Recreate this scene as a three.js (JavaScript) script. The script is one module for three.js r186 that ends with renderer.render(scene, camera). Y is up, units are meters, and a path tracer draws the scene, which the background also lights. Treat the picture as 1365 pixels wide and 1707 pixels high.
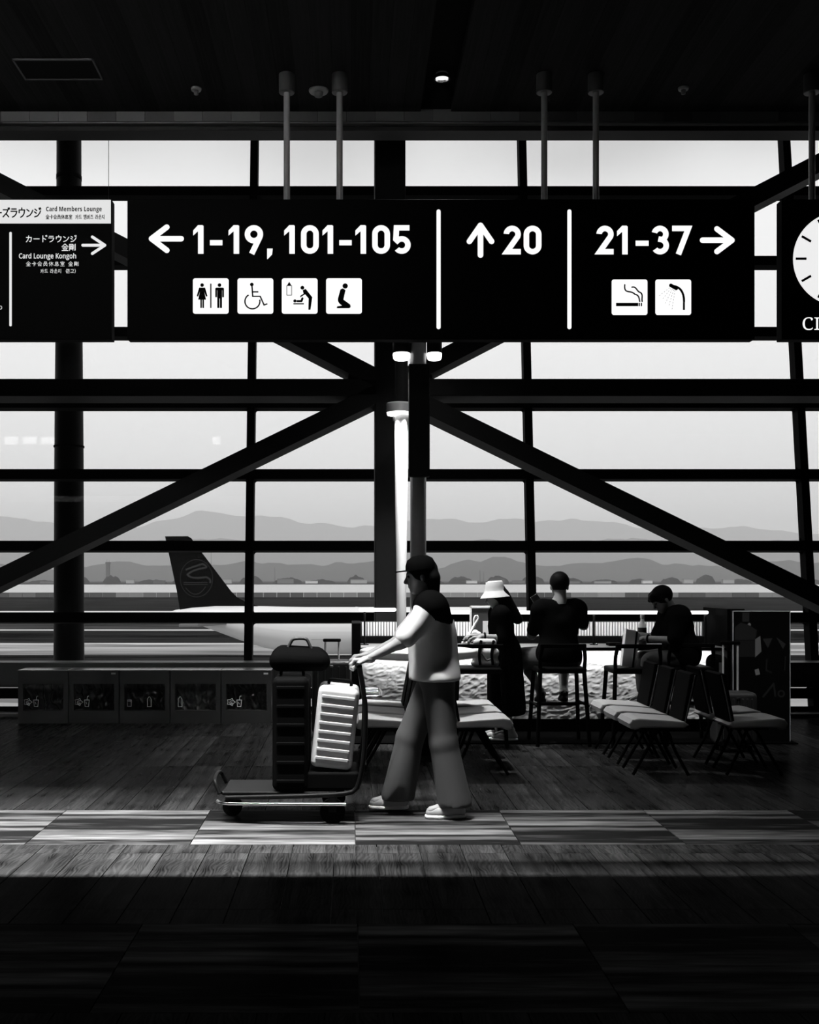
import * as THREE from 'three';
import { RoundedBoxGeometry } from 'three/addons/geometries/RoundedBoxGeometry.js';
import { mergeGeometries } from 'three/addons/utils/BufferGeometryUtils.js';
import { RectAreaLightUniformsLib } from 'three/addons/lights/RectAreaLightUniformsLib.js';

// ───────────────────────── camera, sky, sun, exposure ─────────────────────────
RectAreaLightUniformsLib.init();
const scene = new THREE.Scene();
const renderer = new THREE.WebGLRenderer({ antialias: true });
renderer.toneMapping = THREE.LinearToneMapping;
renderer.toneMappingExposure = 1.0;
renderer.shadowMap.enabled = true;
const FOCAL = 1805, VPX = 585, VPY = 965, EYE = 1.46;
const camera = new THREE.PerspectiveCamera(2 * Math.atan(853.5 / FOCAL) * 180 / Math.PI, 1365 / 1707, 0.1, 40000);
camera.position.set(0, EYE, 0);
camera.lookAt(0, EYE, -10);
camera.setViewOffset(1365, 1707, 682.5 - VPX, 853.5 - VPY, 1365, 1707);   // level camera with a shifted lens

// hash / value noise, seeded
let seedState = 20240611;
const rnd = () => { seedState = (seedState * 1664525 + 1013904223) >>> 0; return seedState / 4294967296; };
const hash3 = (x, y, z) => { let h = Math.imul(x | 0, 374761393) ^ Math.imul(y | 0, 668265263) ^ Math.imul(z | 0, 2147483647 - 1274126177); h = Math.imul(h ^ (h >>> 13), 1274126177); return ((h ^ (h >>> 16)) >>> 0) / 4294967296; };
const lerp = (a, b, t) => a + (b - a) * t, sm = (t) => t * t * (3 - 2 * t), clamp = (v, a, b) => Math.max(a, Math.min(b, v));
function noise3(x, y, z) {
  const ix = Math.floor(x), iy = Math.floor(y), iz = Math.floor(z), u = sm(x - ix), v = sm(y - iy), w = sm(z - iz), h = (a, b, c) => hash3(ix + a, iy + b, iz + c);
  return lerp(lerp(lerp(h(0, 0, 0), h(1, 0, 0), u), lerp(h(0, 1, 0), h(1, 1, 0), u), v), lerp(lerp(h(0, 0, 1), h(1, 0, 1), u), lerp(h(0, 1, 1), h(1, 1, 1), u), v), w);
}
const fbm = (x, y, z, n = 4) => { let s = 0, a = 0.5, t = 0; for (let i = 0; i < n; i++) { s += a * noise3(x, y, z); t += a; a *= 0.5; x *= 2.03; y *= 2.03; z *= 2.03; } return s / t; };

{ // overcast sky: bright haze near the horizon, greyer cloud base higher up
  const W = 512, H = 256, data = new Float32Array(W * H * 4);
  for (let r = 0; r < H; r++) for (let c = 0; c < W; c++) {
    const el = ((r + 0.5) / H - 0.5) * Math.PI, az = ((c + 0.5) / W - 0.5) * 2 * Math.PI, deg = el * 180 / Math.PI;
    const x = Math.cos(az) * Math.cos(el), y = Math.sin(el), z = Math.sin(az) * Math.cos(el);
    const cloud = fbm(x * 3 / (0.35 + Math.max(y, 0)) + 7, y * 4, z * 3 / (0.35 + Math.max(y, 0)) + 3, 4);
    const low = 1.12, high = 0.42 + 0.5 * cloud, t = sm(clamp((deg - 17.4 - (cloud - 0.5) * 3.5) / 6, 0, 1));
    let v = lerp(low, high, t);
    if (deg < 0) v = lerp(low, 0.25, clamp(-deg / 4, 0, 1));
    const k = (r * W + c) * 4; data[k] = data[k + 1] = data[k + 2] = v; data[k + 3] = 1;
  }
  const t = new THREE.DataTexture(data, W, H, THREE.RGBAFormat, THREE.FloatType);
  t.mapping = THREE.EquirectangularReflectionMapping; t.magFilter = THREE.LinearFilter; t.minFilter = THREE.LinearFilter; t.needsUpdate = true;
  scene.background = t;
  scene.environment = t;
}
const sun = new THREE.DirectionalLight(0xffffff, 3.2);   // hazy high sun, standing behind the terminal roof
sun.position.set(-40, 220, 45); sun.target.position.set(0, 0, -60); sun.castShadow = true; sun.shadow.radius = 6;
sun.shadow.camera.left = -120; sun.shadow.camera.right = 120; sun.shadow.camera.top = 120; sun.shadow.camera.bottom = -120; sun.shadow.camera.far = 500; sun.shadow.mapSize.set(2048, 2048);
sun.name = 'sun'; scene.add(sun, sun.target);
scene.fog = new THREE.FogExp2(0xffffff, 0.00013);        // sea haze

// ───────────────────────── helpers ─────────────────────────
const X = (px, d) => (px - VPX) * d / FOCAL, Y = (py, d) => EYE + (VPY - py) * d / FOCAL;   // metres at a depth, from a measured photo coordinate
const V = (x, y, z) => new THREE.Vector3(x, y, z);
const taken = new Map();
const numbered = (n) => { const k = taken.get(n) || 0; taken.set(n, k + 1); return k ? `${n}_${String(k).padStart(3, '0')}` : n; };
const shadows = (o) => { o.traverse((m) => { if (m.isMesh) { m.castShadow = true; m.receiveShadow = true; } }); return o; };
function thing(name, label, category, [x, y, z] = [0, 0, 0], turn = 0, group) {
  const o = new THREE.Group(); o.name = numbered(name); o.position.set(x, y, z); o.rotation.y = turn;
  o.userData = { label, category }; if (group) o.userData.group = group;
  scene.add(o); return o;
}
function part(name, geo, mat, parent, label) {
  const g = Array.isArray(geo) ? merge(geo) : geo, m = new THREE.Mesh(g, mat);
  m.name = name; m.castShadow = m.receiveShadow = true; if (label) m.userData.label = label;
  parent.add(m); return m;
}
function single(name, label, category, geo, mat, group) {
  const m = part(numbered(name), geo, mat, scene); m.userData = { label, category }; if (group) m.userData.group = group; return m;
}
function struct(name, geo, mat) { const m = part(name, geo, mat, scene); m.userData.kind = 'structure'; return m; }
function structGroup(name) { const g = new THREE.Group(); g.name = name; g.userData.kind = 'structure'; scene.add(g); return g; }
function merge(list) {
  const l = list.map((g) => { const q = g.index ? g.toNonIndexed() : g; for (const k of Object.keys(q.attributes)) if (!['position', 'normal', 'uv'].includes(k)) q.deleteAttribute(k); if (!q.attributes.uv) q.setAttribute('uv', new THREE.BufferAttribute(new Float32Array(q.attributes.position.count * 2), 2)); return q; });
  return mergeGeometries(l);
}
const box = (w, h, d, x = 0, y = 0, z = 0) => new THREE.BoxGeometry(w, h, d).translate(x, y, z);
const rbox = (w, h, d, x = 0, y = 0, z = 0, r = 0.008, s = 2) => new RoundedBoxGeometry(w, h, d, s, Math.min(r, w / 2.01, h / 2.01, d / 2.01)).translate(x, y, z);
const span = (x0, x1, y0, y1, z0, z1) => box(Math.abs(x1 - x0), Math.abs(y1 - y0), Math.abs(z1 - z0), (x0 + x1) / 2, (y0 + y1) / 2, (z0 + z1) / 2);
const rspan = (x0, x1, y0, y1, z0, z1, r = 0.008) => rbox(Math.abs(x1 - x0), Math.abs(y1 - y0), Math.abs(z1 - z0), (x0 + x1) / 2, (y0 + y1) / 2, (z0 + z1) / 2, r);
const cyl = (r0, r1, h, x = 0, y = 0, z = 0, n = 24) => new THREE.CylinderGeometry(r1, r0, h, n).translate(x, y + h / 2, z);   // stands on y
function rod(a, b, r, r2 = r, n = 12) {
  const A = V(...a), B = V(...b), d = B.clone().sub(A), g = new THREE.CylinderGeometry(r2, r, d.length(), n);
  g.applyQuaternion(new THREE.Quaternion().setFromUnitVectors(V(0, 1, 0), d.clone().normalize()));
  const m = A.add(B).multiplyScalar(0.5); return g.translate(m.x, m.y, m.z);
}
function beam(a, b, w, h) {   // rectangular bar: w along the horizontal normal, h in the plane
  const A = V(...a), B = V(...b), d = B.clone().sub(A), g = new THREE.BoxGeometry(d.length(), h, w);
  g.rotateZ(Math.atan2(d.y, d.x)); const m = A.add(B).multiplyScalar(0.5); return g.translate(m.x, m.y, m.z);
}
const tube = (pts, r, n = 24, rs = 8) => new THREE.TubeGeometry(new THREE.CatmullRomCurve3(pts.map((p) => V(...p)), false, 'catmullrom', 0.3), n, r, rs, false);
const lathe = (pts, n = 32, x = 0, y = 0, z = 0) => new THREE.LatheGeometry(pts.map((p) => new THREE.Vector2(...p)), n).translate(x, y, z);
function extrude(pts, depth, bevel = 0) {
  const s = new THREE.Shape(pts.map((p) => new THREE.Vector2(...p)));
  return new THREE.ExtrudeGeometry(s, { depth, bevelEnabled: bevel > 0, bevelThickness: bevel, bevelSize: bevel, bevelSegments: 2, steps: 1 });
}
const lin = (v) => new THREE.Color().setRGB(v, v, v);
const mat = (v, rough = 0.6, metal = 0, extra = {}) => new THREE.MeshStandardMaterial({ color: lin(v), roughness: rough, metalness: metal, side: THREE.DoubleSide, ...extra });
const pmat = (v, rough = 0.6, metal = 0, extra = {}) => new THREE.MeshPhysicalMaterial({ color: lin(v), roughness: rough, metalness: metal, side: THREE.DoubleSide, ...extra });
const glow = (v, s) => new THREE.MeshStandardMaterial({ color: lin(0.8), emissive: lin(v), emissiveIntensity: s, roughness: 0.5 });

function grayTexture(W, H, f, srgb = false) {   // f(u, v) -> linear reflectance or height 0..1
  const data = new Uint8Array(W * H * 4), enc = (v) => (srgb ? (v <= 0.0031308 ? 12.92 * v : 1.055 * Math.pow(v, 1 / 2.4) - 0.055) : v);
  for (let j = 0; j < H; j++) for (let i = 0; i < W; i++) { const v = Math.round(255 * clamp(enc(clamp(f(i / W, j / H, i, j), 0, 1)), 0, 1)), k = (j * W + i) * 4; data[k] = data[k + 1] = data[k + 2] = v; data[k + 3] = 255; }
  const t = new THREE.DataTexture(data, W, H, THREE.RGBAFormat); t.wrapS = t.wrapT = THREE.RepeatWrapping; t.magFilter = THREE.LinearFilter; t.minFilter = THREE.LinearMipmapLinearFilter; t.generateMipmaps = true;
  if (srgb) t.colorSpace = THREE.SRGBColorSpace; t.needsUpdate = true; return t;
}
const canvasTexture = (w, h, draw) => { const c = document.createElement('canvas'); c.width = w; c.height = h; draw(c.getContext('2d')); const t = new THREE.CanvasTexture(c); t.colorSpace = THREE.SRGBColorSpace; t.anisotropy = 8; return t; };

// naive surface nets: a signed distance field on a box grid -> indexed mesh
function nets(f, lo, hi, h) {
  const n = [0, 1, 2].map((k) => Math.ceil((hi[k] - lo[k]) / h) + 1), N = n[0] * n[1] * n[2], val = new Float32Array(N), id = new Int32Array(N).fill(-1), pos = [], idx = [];
  const at = (i, j, k) => i + n[0] * (j + n[1] * k);
  for (let k = 0; k < n[2]; k++) for (let j = 0; j < n[1]; j++) for (let i = 0; i < n[0]; i++) val[at(i, j, k)] = f(lo[0] + i * h, lo[1] + j * h, lo[2] + k * h);
  const E = [[0, 1], [2, 3], [4, 5], [6, 7], [0, 2], [1, 3], [4, 6], [5, 7], [0, 4], [1, 5], [2, 6], [3, 7]];
  for (let k = 0; k < n[2] - 1; k++) for (let j = 0; j < n[1] - 1; j++) for (let i = 0; i < n[0] - 1; i++) {
    const c = []; let m = 0;
    for (let q = 0; q < 8; q++) { c[q] = val[at(i + (q & 1), j + ((q >> 1) & 1), k + (q >> 2))]; if (c[q] < 0) m |= 1 << q; }
    if (m === 0 || m === 255) continue;
    let x = 0, y = 0, z = 0, e = 0;
    for (const [a, b] of E) { if ((c[a] < 0) === (c[b] < 0)) continue; const t = c[a] / (c[a] - c[b]); x += (a & 1) + t * ((b & 1) - (a & 1)); y += ((a >> 1) & 1) + t * (((b >> 1) & 1) - ((a >> 1) & 1)); z += (a >> 2) + t * ((b >> 2) - (a >> 2)); e++; }
    id[at(i, j, k)] = pos.length / 3; pos.push(lo[0] + (i + x / e) * h, lo[1] + (j + y / e) * h, lo[2] + (k + z / e) * h);
  }
  for (let k = 1; k < n[2] - 1; k++) for (let j = 1; j < n[1] - 1; j++) for (let i = 1; i < n[0] - 1; i++) {
    const a = val[at(i, j, k)] < 0, quad = (p, q, r, s, flip) => { if (p < 0 || q < 0 || r < 0 || s < 0) return; flip ? idx.push(p, r, q, p, s, r) : idx.push(p, q, r, p, r, s); };
    if (a !== (val[at(i + 1, j, k)] < 0)) quad(id[at(i, j - 1, k - 1)], id[at(i, j, k - 1)], id[at(i, j, k)], id[at(i, j - 1, k)], !a);
    if (a !== (val[at(i, j + 1, k)] < 0)) quad(id[at(i - 1, j, k - 1)], id[at(i - 1, j, k)], id[at(i, j, k)], id[at(i, j, k - 1)], !a);
    if (a !== (val[at(i, j, k + 1)] < 0)) quad(id[at(i - 1, j - 1, k)], id[at(i, j - 1, k)], id[at(i, j, k)], id[at(i - 1, j, k)], !a);
  }
  const g = new THREE.BufferGeometry(); g.setAttribute('position', new THREE.Float32BufferAttribute(pos, 3)); g.setIndex(idx); g.computeVertexNormals(); return g;
}
// bone: [ax,ay,az, bx,by,bz, ra,rb]
const bone = (a, b, ra, rb = ra) => [...a, ...b, ra, rb];
function dBone(B, x, y, z) {
  const dx = B[3] - B[0], dy = B[4] - B[1], dz = B[5] - B[2], px = x - B[0], py = y - B[1], pz = z - B[2], L = dx * dx + dy * dy + dz * dz;
  const t = L > 0 ? clamp((px * dx + py * dy + pz * dz) / L, 0, 1) : 0, qx = px - t * dx, qy = py - t * dy, qz = pz - t * dz;
  return Math.sqrt(qx * qx + qy * qy + qz * qz) - (B[6] + t * (B[7] - B[6]));
}
const smin = (a, b, k) => { const h = Math.max(k - Math.abs(a - b), 0) / k; return Math.min(a, b) - h * h * k * 0.25; };
const field = (bones, k = 0.03, grow = 0) => (x, y, z) => { let d = 1e3; for (const B of bones) d = smin(d, dBone(B, x, y, z) - grow, k); return d; };
function bounds(bones, pad) {
  const lo = [1e9, 1e9, 1e9], hi = [-1e9, -1e9, -1e9];
  for (const B of bones) for (const [o, r] of [[0, B[6]], [3, B[7]]]) for (let k = 0; k < 3; k++) { lo[k] = Math.min(lo[k], B[o + k] - r - pad); hi[k] = Math.max(hi[k], B[o + k] + r + pad); }
  return [lo, hi];
}
const skinOf = (bones, h, k = 0.03, grow = 0, cut = null) => { const [lo, hi] = bounds(bones, grow + 2.5 * h), f = field(bones, k, grow); return nets(cut ? (x, y, z) => Math.max(f(x, y, z), cut(x, y, z)) : f, lo, hi, h); };
const ell = (x, y, z, cx, cy, cz, rx, ry, rz) => { const px = (x - cx), py = (y - cy), pz = (z - cz), k0 = Math.hypot(px / rx, py / ry, pz / rz), k1 = Math.hypot(px / rx / rx, py / ry / ry, pz / rz / rz); return k1 < 1e-9 ? -Math.min(rx, ry, rz) : k0 * (k0 - 1) / k1; };

// ───────────────────────── materials ─────────────────────────
const M = {
  black: pmat(0.0035, 0.6, 0, { specularIntensity: 0.02 }), blackGloss: mat(0.004, 0.22), blackMetal: pmat(0.005, 0.45, 0, { specularIntensity: 0.15 }), frame: pmat(0.003, 0.6, 0, { specularIntensity: 0.02 }), truss: pmat(0.009, 0.6, 0, { specularIntensity: 0.08 }),
  steel: mat(0.55, 0.25, 1), chrome: mat(0.8, 0.12, 1), white: mat(0.8, 0.45), cream: mat(0.6, 0.6), grey: mat(0.18, 0.6), darkGrey: mat(0.05, 0.6), rod: mat(0.4, 0.4, 0),
  glass: pmat(1, 0.0, 0, { transmission: 1, thickness: 0, ior: 1.45, side: THREE.FrontSide }),
  skin: mat(0.2, 0.6), hair: pmat(0.0035, 0.6, 0, { specularIntensity: 0.06 }), cloth: pmat(0.0035, 0.9, 0, { specularIntensity: 0.0 }),
};

// ───────────────────────── wood for floor and ceiling ─────────────────────────
// lamella boards: narrow glued strips with their own tone, fine grain along v (1 unit = 1 m in v, 0.5 m in u)
const woodF = (u, v) => {
  const strip = Math.floor(u * 7), off = hash3(strip, 3, 1), piece = Math.floor(v + off), tone = 0.55 * hash3(strip, piece % 1, 5) + 0.55 * fbm(u * 13, v * 1.5, 12, 3);
  const warp = fbm(u * 6, v * 3, 2, 3), ring = Math.sin((u * 30 + warp * 7) * 6.283), fine = fbm(u * 48, v * 3, 9, 3), knot = Math.max(0, 1 - Math.hypot((u % 0.34 - 0.17) * 5, (v % 0.5 - 0.21) * 9));
  return clamp(0.008 + 0.11 * tone * tone * tone * (0.5 + warp) + 0.02 * fine + 0.006 * ring - 0.012 * knot, 0.004, 0.3);
};
const woodMap = grayTexture(512, 512, woodF, true), woodRough = grayTexture(256, 256, (u, v) => 0.55 + 0.2 * (fbm(u * 60, v * 5, 4, 3) - 0.5));
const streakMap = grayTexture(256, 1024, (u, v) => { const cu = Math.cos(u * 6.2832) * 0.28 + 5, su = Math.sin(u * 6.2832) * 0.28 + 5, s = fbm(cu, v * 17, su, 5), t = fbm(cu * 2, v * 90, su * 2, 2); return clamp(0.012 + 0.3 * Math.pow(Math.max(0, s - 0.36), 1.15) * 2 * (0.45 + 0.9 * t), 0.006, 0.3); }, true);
const shifted = (t, ox, oy, rx = 1, ry = 1) => { const c = t.clone(); c.offset.set(ox, oy); c.repeat.set(rx, ry); c.needsUpdate = true; return c; };
const plankMats = [0, 1, 2, 3, 4, 5].map((i) => pmat(1, 0.42, 0, { map: shifted(woodMap, i * 0.29, i * 0.37, 2, 1), roughnessMap: woodRough, roughness: 0.5, specularIntensity: 0.0015, color: lin(0.75 + 0.15 * (i % 3)) }));
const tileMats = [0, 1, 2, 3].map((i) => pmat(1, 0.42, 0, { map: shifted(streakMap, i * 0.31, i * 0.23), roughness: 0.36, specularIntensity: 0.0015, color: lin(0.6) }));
function boardGeo(w, len, th) {   // top face at y = 0, uv in metres
  const g = new THREE.BoxGeometry(w, th, len, 1, 1, 1).translate(0, -th / 2, 0), p = g.attributes.position, uv = g.attributes.uv;
  for (let i = 0; i < p.count; i++) uv.setXY(i, p.getX(i), p.getZ(i)); return g;
}

// ───────────────────────── floor ─────────────────────────
const floor = struct('floor', span(-9, 9, -0.32, -0.014, -11.95, 4.2), mat(0.008, 0.7));
{
  const PW = 0.2275, TW = 0.91, cache = new Map(), geo = (w, l) => { const k = w.toFixed(4) + l.toFixed(4); if (!cache.has(k)) cache.set(k, boardGeo(w - 0.005, l - 0.003, 0.013)); return cache.get(k); };
  let n = 0;
  const board = (name, w, l, x, d0, m) => { const o = part(name + (n++ ? '_' + String(n).padStart(3, '0') : ''), geo(w, l), m, floor); o.position.set(x, -hash3(n, 1, 2) * 0.0006, -(d0 + l / 2)); };
  const rows = [[2.2, 1.444], [4.583, 0.205], [4.788, 0.978], [5.766, 0.182], [6.844, 1.6], [8.444, 1.6], [10.044, 1.65]];
  for (let c = -18; c <= 22; c++) for (let r = 0; r < rows.length; r++) board('plank', PW, rows[r][1], 0.14 + (c + 0.5) * PW, rows[r][0], plankMats[Math.floor(hash3(c, r, 7) * 6)]);
  n = 0;
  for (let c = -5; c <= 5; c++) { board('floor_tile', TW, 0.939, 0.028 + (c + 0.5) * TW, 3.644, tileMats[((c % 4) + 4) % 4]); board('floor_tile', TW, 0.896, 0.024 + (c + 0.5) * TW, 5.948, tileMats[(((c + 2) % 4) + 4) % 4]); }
}

// ───────────────────────── room shell ─────────────────────────
const wallMat = mat(0.012, 0.8), CEIL = 5.68;
const ceilMap = grayTexture(512, 512, (u, v) => { const b = Math.floor(u * 8), t = hash3(b, 1, 4), g = fbm(u * 80, v * 4, 3, 3), e = Math.abs((u * 8) % 1 - 0.5) > 0.485 ? 0.3 : 1; return (0.006 + 0.014 * t + 0.014 * g) * e; }, true);
const ceilMat = pmat(0.9, 0.75, 0, { specularIntensity: 0.05, map: shifted(ceilMap, 0, 0, 0.8, 0.5) });
const uvXZ = (g) => { const p = g.attributes.position, uv = g.attributes.uv; for (let i = 0; i < p.count; i++) uv.setXY(i, p.getX(i), p.getZ(i) + p.getY(i)); return g; };
struct('wall_left', span(-9.3, -9, -0.3, 7.3, -12.7, 4.2), wallMat);
struct('wall_right', span(9, 9.3, -0.3, 7.3, -12.7, 4.2), wallMat);
struct('wall_back', span(-9.3, 9.3, -0.3, 7.3, 4.2, 4.5), wallMat);
{ // boarded ceiling with a dark recessed channel, a lowered part above the camera and the high roof over the window
  const g = structGroup('ceiling');
  part('ceiling_board', uvXZ(span(-9, 0.628, CEIL, CEIL + 0.1, -9.78, -5.86)), ceilMat, g);
  part('ceiling_board', uvXZ(span(0.904, 9, CEIL, CEIL + 0.1, -9.78, -5.86)), ceilMat, g);
  part('ceiling_channel', [span(0.6, 0.94, CEIL + 0.1, CEIL + 0.16, -9.78, -5.86)], M.black, g);
  part('bulkhead', [span(-1.05, 9, 4.51, 7.0, -5.70, -5.50), span(-9, -1.05, 4.51, 7.0, -5.64, -5.44)], wallMat, g);
  part('lowered_ceiling', span(-9, 9, 4.51, 4.66, -5.5, 4.2), wallMat, g);
  part('roof_slab', span(-9.3, 9.3, 7.0, 7.3, -13.0, 4.5), wallMat, g);
}
{ // fascia at the ceiling's edge: a row of short boards, a rail and a dark drop beam
  const g = structGroup('trim_1');
  const tones = [0.06, 0.09, 0.13].map((v) => mat(v, 0.6, 0, { map: null }));
  for (let i = 0; i < 36; i++) part('fascia_board' + (i ? '_' + String(i).padStart(3, '0') : ''), span(-4.2 + i * 0.26, -4.2 + i * 0.26 + 0.257, 5.593, 5.70, -9.80, -9.775), tones[Math.floor(hash3(i, 2, 9) * 3)], g);
  part('backing', span(-9, 9, 5.60, 7.0, -9.95, -9.805), M.black, g);
  part('rail', [rspan(-9, 9, 5.572, 5.590, -9.83, -9.775, 0.005)], mat(0.12, 0.4), g);
  part('drop_beam', [span(-9, 9, 5.516, 5.556, -10.02, -9.80)], mat(0.006, 0.7), g);
}
{ // access hatch in the ceiling
  const g = structGroup('trim_2'), x0 = -2.75, x1 = -2.09, z0 = -8.78, z1 = -9.14, f = 0.014;
  part('hatch_door', span(x0 + f, x1 - f, CEIL - 0.006, CEIL, z0 - f, z1 + f), pmat(0.006, 0.7, 0, { specularIntensity: 0.05 }), g);
  part('hatch_rim', [span(x0, x1, CEIL - 0.012, CEIL, z0, z0 - f), span(x0, x1, CEIL - 0.012, CEIL, z1, z1 + f), span(x0, x0 + f, CEIL - 0.012, CEIL, z0, z1), span(x1 - f, x1, CEIL - 0.012, CEIL, z0, z1)], mat(0.05, 0.5), g);
}

// ───────────────────────── the leaning window wall ─────────────────────────
const win = structGroup('window_1');
{
  const SLOPE = 0.129, ang = Math.atan(SLOPE), c = Math.cos(ang);
  win.position.set(0, 0, -11.75); win.rotation.x = -ang;
  const mull = [-7.28, -4.2, -1.12, 1.985, 5.04, 8.12], ty = [0.02, 0.215, 1.032, 1.818, 2.618, 3.425, 4.247, 5.083, 5.917, 6.75].map((y) => y / c);
  const mg = rspan(-0.044, 0.044, 0, 7.05, -0.09, 0.07, 0.006), tg = box(15.4, 0.112, 0.14, 0.42, 0, -0.01);
  mull.forEach((x, i) => { const m = part('mullion' + (i ? '_00' + i : ''), mg, M.frame, win); m.position.x = x; });
  ty.forEach((y, i) => { const m = part('transom' + (i ? '_00' + i : ''), tg, M.frame, win); m.position.y = y; });
  let n = 0;
  const levels = [...ty, 7.05];
  for (let b = 0; b < 5; b++) for (let r = 0; r < levels.length - 1; r++) {
    const p = part('pane' + (n ? '_' + String(n).padStart(3, '0') : ''), new THREE.PlaneGeometry(mull[b + 1] - mull[b], levels[r + 1] - levels[r]), M.glass, win); n++;
    p.position.set((mull[b] + mull[b + 1]) / 2, (levels[r] + levels[r + 1]) / 2, -0.03);
  }
  // rounded gasket corners of the panes
  const q = new THREE.Shape(); q.moveTo(0, 0); q.lineTo(0.045, 0); q.quadraticCurveTo(0, 0, 0, 0.045); const fil = new THREE.ExtrudeGeometry(q, { depth: 0.03, bevelEnabled: false }), all = [];
  for (let b = 0; b < 5; b++) for (let r = 1; r < levels.length - 2; r++) for (const [sx, sy] of [[1, 1], [-1, 1], [1, -1], [-1, -1]]) {
    const g = fil.clone().scale(sx, sy, 1); g.translate(sx > 0 ? mull[b] + 0.044 : mull[b + 1] - 0.044, sy > 0 ? levels[r] + 0.056 : levels[r + 1] - 0.056, -0.06); all.push(g);
  }
  part('gasket_corner', all, M.frame, win);
}
struct('trim_3', rspan(-9, 9, 0.325, 0.584, -11.62, -11.34, 0.01), mat(0.04, 0.5));   // shelf panel running along the glass
struct('trim_4', span(-9, 9, 0, 0.035, -11.72, -11.42), mat(0.05, 0.6));

// ───────────────────────── steel bracing inside the glass ─────────────────────────
{
  const zf = -10.6, dz = 0.45, zc = zf - dz / 2, nx = 0.385, ny = 3.34;
  const g = thing('steel_brace_frame', 'dark steel column with crossing diagonal beams in front of the window', 'steel frame', [nx, 0, zc]);
  const L = (a, b, h) => beam([a[0] - nx, a[1], 0], [b[0] - nx, b[1], 0], dz, h);
  part('column', rspan(0.235 - nx, 0.534 - nx, 0, 6.98, -dz / 2, dz / 2, 0.012), M.truss, g);
  for (const s of [-1, 1]) {
    part('horizontal_beam', rspan(s * 0.10, s * 8.4, 3.251, 3.421, -dz / 2, dz / 2, 0.012), M.truss, g);
    part('diagonal_beam', L([nx, ny], [nx + s * 6.7, ny - 6.7 * 0.488], 0.172), M.truss, g);
    part('diagonal_beam', L([nx, ny + 0.02], [nx + s * 6.9, ny + 0.02 + 6.9 * 0.518], 0.172), M.truss, g);
  }
  part('gusset_plate', [rspan(-0.42, 0.42, 3.19, 3.48, -dz / 2 + 0.03, dz / 2 - 0.03, 0.03)], M.truss, g);
}
{ // round column outside the glass
  const g = thing('round_column', 'round dark column standing outside the glass near the left edge', 'column', [X(115, 13), -7.3, -13]);
  part('shaft', lathe([[0.001, 0], [0.2, 0], [0.183, 7], [0.172, 10.2], [0.148, 13], [0.142, 15.6], [0.001, 15.6]], 40), pmat(0.006, 0.5, 0, { specularIntensity: 0.1 }), g);
  part('joint_ring', lathe([[0.15, 0], [0.181, 0], [0.181, 0.02], [0.15, 0.02]], 40, 0, 7.3 + Y(746, 13), 0), M.black, g);
  part('joint_ring', lathe([[0.12, 0], [0.15, 0], [0.15, 0.05], [0.12, 0.05]], 40, 0, 7.3 + Y(300, 13), 0), M.black, g);
}
single('hanging_cable', 'thin dark vertical cable in the top left pane', 'cable', rod([X(181, 12.2), 4.3, -12.2], [X(181, 12.2), 6.95, -12.2], 0.0035), M.darkGrey);

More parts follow.
